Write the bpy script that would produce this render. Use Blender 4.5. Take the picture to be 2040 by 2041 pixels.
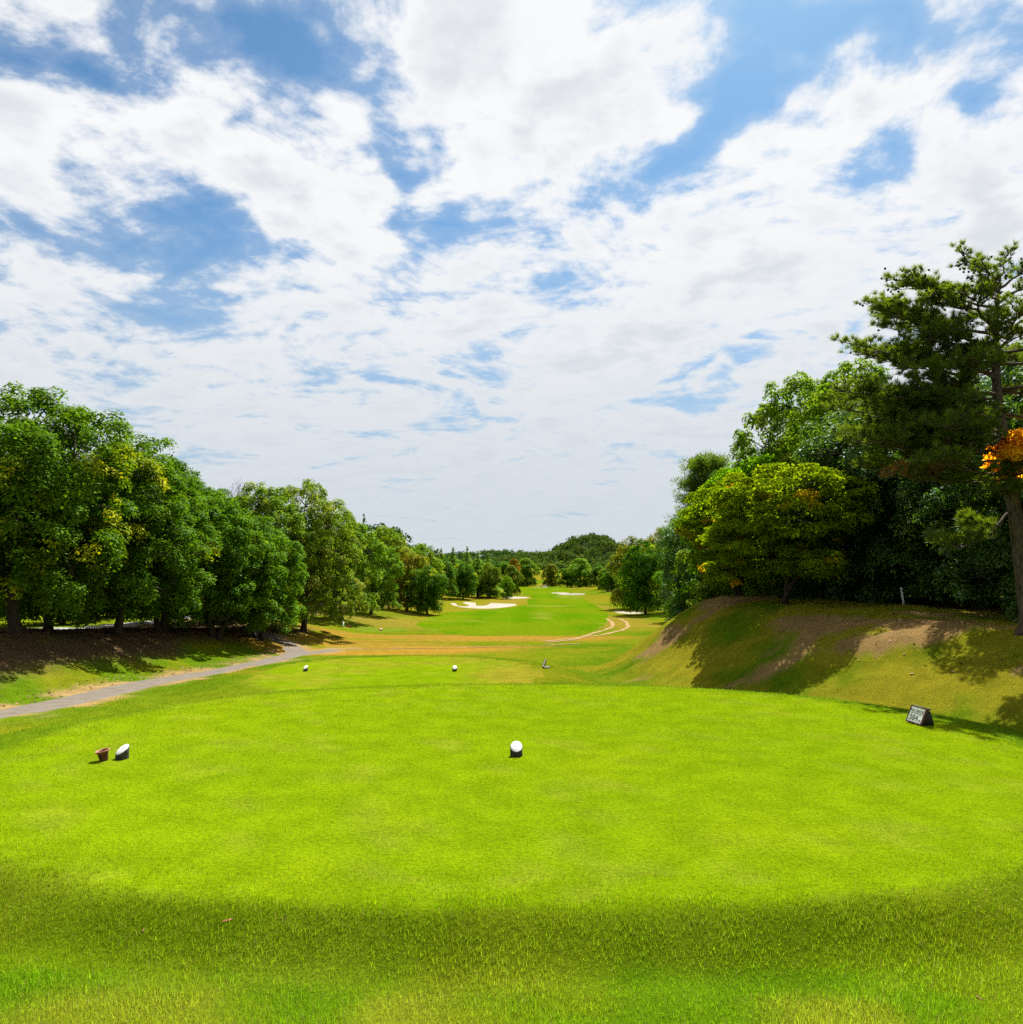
import bpy, bmesh, math, random
import numpy as np
from mathutils import Vector, Matrix
from mathutils.geometry import delaunay_2d_cdt

scene = bpy.context.scene
COL = scene.collection
R = math.radians
for o in list(bpy.data.objects):
    bpy.data.objects.remove(o)

# ---------------------------------------------------------------- camera
cam_d = bpy.data.cameras.new('camera')
cam = bpy.data.objects.new('camera', cam_d)
COL.objects.link(cam)
cam.location = (0, 0, 2.3)
cam.rotation_euler = (R(90+3.907), 0, 0)
cam_d.sensor_fit = 'HORIZONTAL'; cam_d.sensor_width = 36; cam_d.lens = 36*1457/2040
cam_d.clip_end = 12000; cam_d.clip_start = .05
scene.camera = cam

# ---------------------------------------------------------------- exposure, sun, sky
scene.view_settings.view_transform = 'Standard'
scene.view_settings.look = 'None'
scene.view_settings.gamma = 1
scene.view_settings.use_curve_mapping = False
scene.view_settings.exposure = 2.0
scene.cycles.max_bounces = 4
scene.cycles.diffuse_bounces = 2
scene.cycles.glossy_bounces = 1
scene.cycles.transmission_bounces = 3
scene.cycles.use_adaptive_sampling = True
scene.cycles.adaptive_threshold = .015
scene.cycles.use_denoising = False
scene.cycles.caustics_reflective = False
scene.cycles.caustics_refractive = False
scene.cycles.volume_bounces = 0
SUN_EL, SUN_AZ = 52.0, 21.0          # azimuth: degrees to the right of straight ahead (+Y)
sun_d = bpy.data.lights.new('sun', 'SUN')
sun_d.energy = 5.0; sun_d.angle = R(0.53); sun_d.color = (1.0, .955, .88)
sun = bpy.data.objects.new('sun', sun_d)
COL.objects.link(sun)
sv = Vector((math.cos(R(SUN_EL))*math.sin(R(SUN_AZ)), math.cos(R(SUN_EL))*math.cos(R(SUN_AZ)), math.sin(R(SUN_EL))))
sun.rotation_euler = sv.to_track_quat('Z', 'Y').to_euler()
sun.location = sv*60

class NT:
    """small helper for node trees"""
    def __init__(s, tree): s.t = tree; tree.nodes.clear()
    def n(s, kind, **kw):
        nd = s.t.nodes.new(kind)
        for k, v in kw.items():
            if k == 'inp':
                for kk, vv in v.items(): s.put(nd.inputs[kk], vv)
            else: setattr(nd, k, v)
        return nd
    def put(s, sock, v):
        if isinstance(v, bpy.types.NodeSocket): s.t.links.new(v, sock)
        else: sock.default_value = v
    def math(s, op, a, b=None, c=None, clamp=False):
        nd = s.n('ShaderNodeMath', operation=op, use_clamp=clamp)
        s.put(nd.inputs[0], a)
        if b is not None: s.put(nd.inputs[1], b)
        if c is not None: s.put(nd.inputs[2], c)
        return nd.outputs[0]
    def mix(s, f, a, b, blend='MIX'):
        nd = s.n('ShaderNodeMix', data_type='RGBA', blend_type=blend)
        s.put(nd.inputs[0], f)
        for i, v in ((6, a), (7, b)):
            if isinstance(v, tuple) and len(v) == 3: v = (*v, 1)
            s.put(nd.inputs[i], v)
        return nd.outputs[2]
    def rng(s, v, a, b, c=0.0, d=1.0, smooth=True):
        nd = s.n('ShaderNodeMapRange', interpolation_type='SMOOTHSTEP' if smooth else 'LINEAR')
        s.put(nd.inputs[0], v)
        for i, x in enumerate((a, b, c, d)): nd.inputs[i+1].default_value = x
        return nd.outputs[0]
    def noise(s, vec, scale, detail=4, rough=.5, dist=0.0, lac=2.0, dim='3D'):
        nd = s.n('ShaderNodeTexNoise', noise_dimensions=dim, inp={'Scale': scale, 'Detail': detail, 'Roughness': rough, 'Distortion': dist, 'Lacunarity': lac})
        if vec is not None: s.put(nd.inputs['Vector'], vec)
        return nd.outputs['Fac']
    def attr(s, name): return s.n('ShaderNodeAttribute', attribute_name=name)

world = bpy.data.worlds.new('World'); scene.world = world; world.use_nodes = True
world.cycles.sampling_method = 'MANUAL'; world.cycles.sample_map_resolution = 256
w = NT(world.node_tree)
sky = w.n('ShaderNodeTexSky', sky_type='NISHITA', sun_disc=False, sun_elevation=R(SUN_EL), sun_rotation=R(SUN_AZ), altitude=200, air_density=1.0, dust_density=.6, ozone_density=1.6)
tc = w.n('ShaderNodeTexCoord')
nrm = w.n('ShaderNodeVectorMath', operation='NORMALIZE'); w.put(nrm.inputs[0], tc.outputs['Generated'])
sp = w.n('ShaderNodeSeparateXYZ'); w.put(sp.inputs[0], nrm.outputs[0])
zz = w.math('MAXIMUM', sp.outputs[2], 0.0)
den = w.math('ADD', zz, .12)
cu = w.math('DIVIDE', sp.outputs[0], den); cv = w.math('DIVIDE', sp.outputs[1], den)
uv = w.n('ShaderNodeCombineXYZ'); w.put(uv.inputs[0], cu); w.put(uv.inputs[1], cv)
UV = uv.outputs[0]
# cloud banks and blue gaps, placed on the cloud layer (plane coordinates = direction / height)
BANKS = [(-0.325, 1.1, 0.193, 0.099, -2.788, -0.3), (-0.203, 1.431, 0.307, 0.07, 1.811, -0.26), (-0.198, 1.2, 0.08, 0.067, 2.757, -0.2), (-0.898, 1.652, 0.308, 0.184, 2.965, -0.3), (-0.974, 2.012, 0.304, 0.235, -2.732, -0.28), (-0.481, 1.257, 0.116, 0.05, 2.186, -0.13), (0.375, 1.281, 0.3, 0.089, 1.982, -0.3), (0.716, 1.439, 0.18, 0.139, 1.53, -0.28), (0.435, 1.077, 0.2, 0.057, 3.132, -0.26), (0.851, 1.227, 0.105, 0.056, 0.816, -0.22), (0.055, 1.944, 0.178, 0.142, -3.111, -0.18), (-0.174, 1.762, 0.186, 0.094, 2.378, -0.15), (-0.716, 1.107, 0.083, 0.055, -2.312, -0.16), (-0.294, 2.476, 0.723, 0.203, -3.115, -0.12), (-1.292, 2.073, 0.245, 0.15, -2.477, -0.15), (0.1, 1.274, 0.336, 0.245, 1.423, 0.26), (-0.625, 1.269, 0.211, 0.156, -2.143, 0.2), (-0.498, 1.598, 0.436, 0.183, -1.776, 0.2), (-0.901, 1.303, 0.277, 0.098, 2.236, 0.22), (0.559, 1.846, 0.859, 0.326, 2.017, 0.26), (0.662, 1.216, 0.204, 0.104, 2.008, 0.2), (-1.082, 1.853, 0.169, 0.149, -2.304, 0.24), (1.074, 1.533, 0.33, 0.106, 0.916, 0.2), (-0.455, 1.905, 0.26, 0.118, -1.617, 0.15), (-0.135, 1.591, 0.156, 0.101, 2.433, 0.1)]
wn = w.n('ShaderNodeTexNoise', noise_dimensions='2D', inp={'Scale': 2.6, 'Detail': 3.0, 'Roughness': .6}); w.put(wn.inputs['Vector'], UV)
wsub = w.n('ShaderNodeVectorMath', operation='SUBTRACT'); w.put(wsub.inputs[0], wn.outputs['Color']); wsub.inputs[1].default_value = (.5, .5, .5)
wsc = w.n('ShaderNodeVectorMath', operation='SCALE'); w.put(wsc.inputs[0], wsub.outputs[0]); wsc.inputs['Scale'].default_value = .34
wad = w.n('ShaderNodeVectorMath', operation='ADD'); w.put(wad.inputs[0], UV); w.put(wad.inputs[1], wsc.outputs[0])
WUV = wad.outputs[0]
cov = None
for (bx, by, ra, rb, an, wt) in BANKS:
    mp = w.n('ShaderNodeMapping', vector_type='TEXTURE')
    w.put(mp.inputs['Vector'], WUV); mp.inputs['Location'].default_value = (bx, by, 0)
    mp.inputs['Rotation'].default_value = (0, 0, an); mp.inputs['Scale'].default_value = (ra*1.25, rb*1.25, 1)
    ln = w.n('ShaderNodeVectorMath', operation='LENGTH'); w.put(ln.inputs[0], mp.outputs[0])
    g = w.rng(ln.outputs['Value'], 0.0, 1.0, wt, 0.0)
    cov = g if cov is None else w.math('ADD', cov, g)
n1 = w.noise(UV, 2.3, 8, .60, .45, dim='2D')
n2 = w.noise(UV, 9.5, 5, .62, dim='2D')
dens = w.math('ADD', w.math('MULTIPLY', n1, .74), w.math('MULTIPLY', n2, .34))
dens = w.math('ADD', dens, w.math('MULTIPLY', cov, .74))
lowsky = w.rng(sp.outputs[2], .02, .40, .12, 0.0)         # layers seen edge-on pile up towards the horizon
dens = w.math('ADD', dens, lowsky)
alpha = w.rng(dens, .395, .600)
veil = w.rng(dens, .30, .52, 0.0, .20)
alpha = w.math('MAXIMUM', alpha, veil)
n3 = w.noise(UV, 4.6, 4, .58, dim='2D')
thick = w.math('MULTIPLY', w.rng(dens, .52, .80), w.rng(n3, .40, .64))
ccol = w.mix(thick, (4.75, 4.8, 4.86), (3.75, 3.92, 4.12))
hz = w.rng(sp.outputs[2], .0, .50, 1.0, 0.0)
ccol = w.mix(w.math('MULTIPLY', hz, .92), ccol, (3.12, 3.42, 3.74))
skyc = w.mix(1.0, sky.outputs[0], (.33, .52, .60), 'MULTIPLY')
skyc = w.mix(w.math('MULTIPLY', hz, .88), skyc, (2.25, 2.80, 3.42))
final = w.mix(alpha, skyc, ccol)
bg = w.n('ShaderNodeBackground'); w.put(bg.inputs[0], final); bg.inputs[1].default_value = .05
wo = w.n('ShaderNodeOutputWorld'); w.put(wo.inputs[0], bg.outputs[0])

# ---------------------------------------------------------------- object helpers
def tag(o, label=None, cat=None, group=None, kind=None):
    if label: o['label'] = label
    if cat: o['category'] = cat
    if group: o['group'] = group
    if kind: o['kind'] = kind
    return o
def link(name, data, parent=None, loc=None):
    o = bpy.data.objects.new(name, data); COL.objects.link(o)
    if parent is not None: o.parent = parent
    if loc is not None: o.location = loc
    return o
ALB = .66          # turf reflectance scale
def mesh_np(name, V, F, mats, attrs=None, smooth=False, cols=None):
    """V (n,3), F (m,k) constant-size faces or list of such arrays"""
    if not isinstance(F, (list, tuple)): F = [F]
    F = [np.asarray(f, np.int32) for f in F if len(f)]
    me = bpy.data.meshes.new(name)
    V = np.asarray(V, np.float32)
    me.vertices.add(len(V)); me.vertices.foreach_set('co', V.ravel())
    sizes = np.concatenate([np.full(len(f), f.shape[1], np.int32) for f in F])
    loops = np.concatenate([f.ravel() for f in F])
    starts = np.concatenate([[0], np.cumsum(sizes)[:-1]]).astype(np.int32)
    me.loops.add(len(loops)); me.loops.foreach_set('vertex_index', loops)
    me.polygons.add(len(sizes)); me.polygons.foreach_set('loop_start', starts)
    if smooth: me.polygons.foreach_set('use_smooth', np.ones(len(sizes), bool))
    me.update(calc_edges=True)
    for k, v in (attrs or {}).items():
        a = me.attributes.new(k, 'FLOAT', 'POINT'); a.data.foreach_set('value', np.asarray(v, np.float32))
    if cols is not None:
        cols = np.asarray(cols)*ALB
        a = me.attributes.new('col', 'FLOAT_COLOR', 'POINT')
        a.data.foreach_set('color', np.concatenate([np.asarray(cols, np.float32), np.ones((len(V), 1), np.float32)], 1).ravel())
    for m in (mats if isinstance(mats, (list, tuple)) else [mats]): me.materials.append(m)
    return me
def bm_mesh(name, bm, mat, smooth=False):
    me = bpy.data.meshes.new(name); bm.to_mesh(me); bm.free()
    if smooth: me.polygons.foreach_set('use_smooth', np.ones(len(me.polygons), bool))
    for m in (mat if isinstance(mat, (list, tuple)) else [mat]): me.materials.append(m)
    return me

# ---------------------------------------------------------------- materials
def material(name):
    m = bpy.data.materials.new(name); m.use_nodes = True
    return m, NT(m.node_tree)
def finish(t, shader, disp=None):
    o = t.n('ShaderNodeOutputMaterial'); t.put(o.inputs[0], shader)
def principled(t, col, rough=.8, spec=.3, normal=None, metal=0.0):
    b = t.n('ShaderNodeBsdfPrincipled')
    if isinstance(col, tuple): col = (*col, 1)
    t.put(b.inputs['Base Color'], col); t.put(b.inputs['Roughness'], rough); b.inputs['Specular IOR Level'].default_value = spec
    b.inputs['Metallic'].default_value = metal
    if normal is not None: t.put(b.inputs['Normal'], normal)
    return b.outputs[0]
def bump(t, h, strength, dist):
    b = t.n('ShaderNodeBump', inp={'Strength': strength, 'Distance': dist}); t.put(b.inputs['Height'], h)
    return b.outputs[0]
def objpos(t):
    return t.n('ShaderNodeNewGeometry').outputs['Position']

def ground_material():
    m, t = material('ground_turf')
    P = objpos(t)
    c = t.attr('col').outputs['Color']
    f1 = t.noise(P, 26, 5, .65); f2 = t.noise(P, 2.3, 5, .6); f3 = t.noise(P, 110, 3, .6)
    v = t.math('ADD', t.math('MULTIPLY', t.rng(f1, .3, .7), .45), t.math('MULTIPLY', t.rng(f2, .3, .7), .35))
    v = t.math('ADD', v, t.math('MULTIPLY', t.rng(f3, .3, .7), .30))
    c2 = t.mix(1.0, c, t.mix(v, (.55, .60, .55), (1.42, 1.34, 1.2)), 'MULTIPLY')
    nb = bump(t, t.math('ADD', f1, t.math('MULTIPLY', f3, .5)), .55, .05)
    df = t.n('ShaderNodeBsdfDiffuse', inp={'Roughness': .6}); t.put(df.inputs['Color'], c2); t.put(df.inputs['Normal'], nb)
    finish(t, df.outputs[0]); return m
def simple_noise(name, ca, cb, scale=8, rough=.85, spec=.2, bs=.3, bd=.01, detail=5):
    m, t = material(name)
    P = t.n('ShaderNodeTexCoord').outputs['Object']
    f = t.noise(P, scale, detail, .62); g = t.noise(P, scale*7, 3, .6)
    v = t.math('ADD', t.math('MULTIPLY', t.rng(f, .3, .7), .65), t.math('MULTIPLY', t.rng(g, .3, .7), .35))
    finish(t, principled(t, t.mix(v, ca, cb), rough, spec, bump(t, t.math('ADD', f, t.math('MULTIPLY', g, .5)), bs, bd))); return m
def blade_material():
    m, t = material('grass_blade')
    c = t.attr('col').outputs['Color']
    d = t.n('ShaderNodeBsdfDiffuse'); t.put(d.inputs[0], c)
    tr = t.n('ShaderNodeBsdfTranslucent'); t.put(tr.inputs[0], t.mix(1.0, c, (1.15, 1.2, .55), 'MULTIPLY'))
    ms = t.n('ShaderNodeMixShader', inp={'Fac': .45}); t.put(ms.inputs[1], d.outputs[0]); t.put(ms.inputs[2], tr.outputs[0])
    finish(t, ms.outputs[0]); return m
def leaf_material(name, dark, light, flush, spec=.003, trans=.36):
    m, t = material(name)
    tint = t.attr('tint').outputs['Fac']; fl = t.attr('flush').outputs['Fac']
    oi = t.n('ShaderNodeObjectInfo')
    dark, light, flush = [tuple(v*.98 for v in q) for q in (dark, light, flush)]
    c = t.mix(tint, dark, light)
    c = t.mix(fl, c, flush)
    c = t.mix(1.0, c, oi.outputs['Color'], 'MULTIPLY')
    d = t.n('ShaderNodeBsdfDiffuse'); t.put(d.inputs[0], c)
    tr = t.n('ShaderNodeBsdfTranslucent'); t.put(tr.inputs[0], t.mix(1.0, c, (1.55, 1.4, .4), 'MULTIPLY'))
    gl = t.n('ShaderNodeBsdfGlossy', inp={'Roughness': .5}); gl.inputs[0].default_value = (.9, .97, 1, 1)
    ms = t.n('ShaderNodeMixShader', inp={'Fac': trans}); t.put(ms.inputs[1], d.outputs[0]); t.put(ms.inputs[2], tr.outputs[0])
    m2 = t.n('ShaderNodeMixShader', inp={'Fac': spec}); t.put(m2.inputs[1], ms.outputs[0]); t.put(m2.inputs[2], gl.outputs[0])
    finish(t, m2.outputs[0]); return m
def bark_material(name, ca, cb):
    m, t = material(name)
    mp = t.n('ShaderNodeMapping', inp={'Scale': (1, 1, .22)}); t.put(mp.inputs[0], t.n('ShaderNodeTexCoord').outputs['Object'])
    f = t.noise(mp.outputs[0], 22, 6, .68, .6); g = t.noise(mp.outputs[0], 3, 3, .5)
    c = t.mix(t.rng(f, .32, .68), ca, cb)
    c = t.mix(t.math('MULTIPLY', t.rng(g, .5, .75), .5), c, (.05, .058, .036))
    finish(t, principled(t, c, .95, .1, bump(t, f, .9, .03))); return m

M = {}
M['ground'] = ground_material()
M['blade'] = blade_material()
M['asphalt'] = simple_noise('cart_path_asphalt', (.068, .058, .046), (.106, .092, .074), 3.0, 1.0, .04, .4, .01)
M['road'] = simple_noise('pale_concrete', (.13, .125, .115), (.19, .18, .17), 2.0, 1.0, .04)
M['sand'] = simple_noise('bunker_sand', (.155, .135, .11), (.215, .192, .162), 1.2, 1.0, .02, .4, .05)
M['sand_dark'] = simple_noise('grey_sand', (.11, .10, .085), (.165, .15, .125), 1.2, 1.0, .02, .4, .05)  # darker, greyer sand for one bunker
M['dirt'] = simple_noise('dry_earth', (.13, .085, .036), (.19, .13, .06), 5.0, 1.0, .02, .5, .03)
M['bark'] = bark_material('bark_brown', (.016, .012, .009), (.06, .047, .035))
M['pinebark'] = bark_material('bark_pine', (.022, .016, .012), (.105, .082, .064))
M['white'] = simple_noise('white_paint', (.45, .45, .44), (.55, .55, .54), 14, .6, .3, .1, .002)
M['signwhite'] = simple_noise('sign_white', (.72, .73, .72), (.80, .81, .80), 14, .6, .2, .1, .002)
M['logbark'] = bark_material('bark_log', (.012, .010, .009), (.06, .05, .042))
M['terracotta'] = simple_noise('terracotta', (.16, .055, .03), (.26, .10, .055), 20, .7, .3, .2, .004)
M['potbody'] = simple_noise('shaded_terracotta', (.045, .015, .009), (.11, .038, .022), 14, .8, .2, .2, .004)  # same clay as the rim, darkened: shade on the body put into the colour
M['potdark'] = simple_noise('dark_soil', (.012, .008, .006), (.035, .022, .016), 30, .95, .1, .3, .01)
M['brownwood'] = simple_noise('stained_wood', (.05, .02, .012), (.11, .045, .028), 18, .6, .35, .2, .002)
M['darkwood'] = simple_noise('dark_wood', (.010, .007, .006), (.022, .016, .012), 18, .7, .3, .2, .002)
M['ink'] = simple_noise('sign_ink', (.05, .035, .03), (.08, .055, .045), 30, .6, .3, .0, .001)
M['redmark'] = simple_noise('red_paint', (.33, .05, .035), (.42, .08, .05), 20, .6, .3, .1, .002)
M['litter'] = None

# leaf materials: (dark, light, flush)
M['bay'] = leaf_material('leaf_bay', (.020, .062, .003), (.100, .190, .005), (.43, .42, .010))
M['oak'] = leaf_material('leaf_oak', (.040, .094, .005), (.155, .235, .014), (.28, .27, .06))
M['camphor'] = leaf_material('leaf_camphor', (.022, .062, .007), (.082, .158, .016), (.22, .28, .04), spec=.02)
M['maple'] = leaf_material('leaf_maple', (.060, .120, .004), (.190, .255, .006), (.60, .28, .010), spec=.0, trans=.5)
M['redmaple'] = leaf_material('leaf_red_maple', (.66, .30, .012), (.75, .46, .018), (.70, .20, .012), spec=.0, trans=.5)
M['conifer'] = leaf_material('leaf_conifer', (.040, .092, .010), (.105, .185, .020), (.12, .15, .02), spec=.005)
M['needle'] = leaf_material('needle_pine', (.034, .072, .006), (.115, .165, .016), (.20, .105, .042), spec=.01, trans=.45)
M['hillleaf'] = leaf_material('leaf_hill', (.022, .050, .012), (.058, .100, .020), (.08, .10, .02), spec=.0, trans=.25)  # bluish green, some distance haze put into the leaf colour

def litter_material():
    m, t = material('fallen_leaves')
    tint = t.attr('tint').outputs['Fac']
    c = t.mix(tint, (.04, .02, .010), (.22, .13, .065))
    finish(t, principled(t, c, .85, .15)); return m
M['litter'] = litter_material()

# ---------------------------------------------------------------- terrain shape (metres, camera stands over the origin)
def smooth_table(ys, zs, sig):
    t = np.arange(-80.0, 420.0, 0.25)
    v = np.interp(t, ys, zs)
    k = np.arange(-int(4*sig/0.25), int(4*sig/0.25)+1)*0.25
    g = np.exp(-0.5*(k/sig)**2); g /= g.sum()
    pad = len(k)//2
    return t, np.convolve(np.pad(v, pad, mode='edge'), g, mode='valid')
def prof(ys, zs, sig=1.5):
    t, v = smooth_table(ys, zs, sig)
    return lambda y: np.interp(y, t, v)
low = prof([-60, 0, 4, 8, 16, 23, 34, 45, 57, 85, 120, 150, 200, 250, 320, 400],
           [0.3, -.01, -.105, -.50, -1.2, -1.6, -2.3, -2.8, -3.1, -4, -4.8, -5.3, -5.9, -6.2, -6.0, -5.0])
toe_l = prof([0, 10, 20, 30, 36, 45, 57, 70, 85, 120, 150, 200, 300], [-14.5, -13.3, -12.6, -12.4, -11.5, -10, -10.5, -10, -8, -8, -6, -9, -12])
amp_l = prof([0, 10, 30, 45, 60, 85, 120, 150, 250, 400], [1.4, 1.6, 1.6, 1.0, 1.0, .8, 1.3, 1.3, 1, 0])
wid_l = prof([0, 30, 60, 120, 400], [5, 5, 7, 13, 16])
toe_r = prof([0, 8, 12, 18, 24, 30, 33, 37, 45, 60, 100, 150, 250], [11, 9.6, 8.3, 5.4, 3.6, 2.4, 4.2, 7.6, 12, 12.5, 15, 16, 20])
amp_r = prof([0, 8, 12, 18, 24, 30, 34, 37, 45, 60, 100, 150, 250], [1.2, 1.5, 1.7, 2.0, 2.5, 3.0, 2.6, 1.6, .8, .6, .9, .8, .6])
wid_r = prof([0, 20, 30, 45, 100], [6.5, 6.5, 5.5, 8, 10])
def sstep(t):
    t = np.clip(t, 0, 1); return t*t*(3-2*t)
def vnoise(x, y, seed=0):
    x = np.asarray(x, float); y = np.asarray(y, float)
    xi = np.floor(x).astype(np.int64); yi = np.floor(y).astype(np.int64); fx = x-xi; fy = y-yi
    fx = fx*fx*(3-2*fx); fy = fy*fy*(3-2*fy)
    def h(a, b):
        n = (a*374761393 + b*668265263 + seed*1442695041) & 0x7fffffff
        n = ((n ^ (n >> 13))*1274126177) & 0x7fffffff
        return ((n ^ (n >> 16)) & 0xffff)/65535.0
    return (h(xi, yi)*(1-fx)+h(xi+1, yi)*fx)*(1-fy)+(h(xi, yi+1)*(1-fx)+h(xi+1, yi+1)*fx)*fy
def fbm(x, y, seed=0, oct=4):
    s = 0; a = .5; t = 0
    for o in range(oct):
        s = s+a*vnoise(x*2**o+17.3*o, y*2**o-9.1*o, seed+o); t += a; a *= .5
    return s/t
def superq(x, y, c):
    cx, cy, a, b, n = c
    return ((np.abs(x-cx)/a)**n+(np.abs(y-cy)/b)**n)**(1/n)
TEE = (0.1, 9.45, 6.3, 4.45, 2.3)
TEE2 = (-3.6, 23.3, 4.9, 4.5, 2.2)
TEE3 = (-13.0, 57.0, 4.0, 4.0, 2.5)
def ground_z(x, y):
    x = np.asarray(x, float); y = np.asarray(y, float)
    z = low(y)
    z = z + amp_l(y)*sstep((toe_l(y)-x)/wid_l(y))
    z = z + amp_r(y)*sstep((x-toe_r(y))/wid_r(y))
    z = z + 0.10*(fbm(x*.25, y*.25, 5, 3)-.5)*sstep((y-14)/6)*sstep((np.abs(x)-4)/6)
    z = z + 0.9*(fbm(x*.03, y*.03, 9, 2)-.5)*sstep((y-60)/60)
    rb = sstep((x-toe_r(y))/3)*sstep((y-14)/4)*(1-sstep((y-40)/6))
    lb = sstep((toe_l(y)-x)/2)*sstep((y-12)/4)*(1-sstep((y-60)/8))
    z = z + (rb+lb)*(.34*(fbm(x*.7, y*.7, 15, 4)-.5)+.05*(vnoise(x*3, y*3, 16)-.5))
    q = superq(x, y, TEE)
    z = z + .07*(fbm(x*1.3, y*1.3, 18, 3)-.5)*(1-sstep((y-7)/2))
    q = q + .028*(fbm(x*.9, y*.9, 19, 3)-.5)*(1-sstep((y-8)/2))
    w = 1-sstep((q-1)*4.4/(2.6-2.02*sstep((8-y)/2.5)))
    z = z*(1-w)+0.0*w
    q = superq(x, y, TEE2)
    w = 1-sstep((q-1)*4.6/2.0)
    z = z*(1-w)-1.2*w
    return z

# ---------------------------------------------------------------- colour of the turf, from where things grow
def seg_dist(x, y, pts):
    d = np.full(np.shape(x), 1e9)
    for (ax, ay), (bx, by) in zip(pts[:-1], pts[1:]):
        vx, vy = bx-ax, by-ay; L2 = vx*vx+vy*vy
        t = np.clip(((x-ax)*vx+(y-ay)*vy)/L2, 0, 1)
        d = np.minimum(d, np.hypot(x-ax-t*vx, y-ay-t*vy))
    return d
PATH = [(-12.6, -6), (-12.5, 4), (-12.35, 10), (-12.15, 14), (-12.0, 17.5), (-11.95, 21), (-11.9, 24.4), (-11.75, 28), (-11.45, 32), (-11.1, 36), (-11.2, 39), (-12.1, 41.5), (-14, 43), (-17, 44), (-22, 45)]
SPUR = [(-11.2, 38.0), (-10.4, 40.4), (-9.8, 42.4)]
def lerp(a, b, t):
    a = np.asarray(a, float); b = np.asarray(b, float)
    if a.ndim == 1: a = a[None, :]
    if b.ndim == 1: b = b[None, :]
    return a+(b-a)*t[:, None]
C_ROUGH = (.085, .160, .005); C_ROUGH2 = (.140, .190, .007); C_DRY = (.292, .188, .028); C_OLIVE = (.185, .190, .010)
C_EARTH = (.27, .175, .080); C_LITTER = (.115, .070, .044); C_TEE = (.168, .262, .003); C_FAIR = (.085, .185, .002)
def tee_col(x, y):
    n1 = fbm(x*.35, y*.35, 31); n2 = fbm(x*1.1, y*1.1, 32); n3 = fbm(x*4, y*4, 33, 3)
    c = lerp(C_TEE, (.154, .254, .003), sstep((n1-.35)/.35))
    c = lerp(c, (.188, .266, .004), .4*sstep((n2-.42)/.3))
    c = lerp(c, (.250, .240, .040), .22*sstep((n3*.8+n2*.2-.56)/.14))
    return c
def wooded(x, y):
    """1 under the tree belts, 0 on open turf"""
    l = sstep((toe_l(y)-1.5-1.6*sstep((y-31)/4)-x+1.4*(fbm(x*.35, y*.35, 21, 3)-.5))/1.2)*sstep((y-12)/4)
    l = l*(1-.9*sstep((y-47)/6)*(1-sstep((toe_l(y)-6.5-x)/3)))
    bush_edge = np.interp(y, [0, 14, 18, 24, 28, 32, 36, 45, 60, 80, 120, 200], [18, 17.5, 15.6, 13.2, 11.0, 9.6, 10, 13.5, 15, 17, 20, 24])
    l = l*(1-sstep((toe_l(y)-13-x)/3))*(1-sstep((y-150)/20))
    r = sstep((x-bush_edge+1.8*(fbm(x*.3+9, y*.3, 22, 3)-.5))/1.4)*(1-sstep((x-bush_edge-14)/4))*(1-sstep((y-190)/20))
    return np.maximum(l, r)
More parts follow.
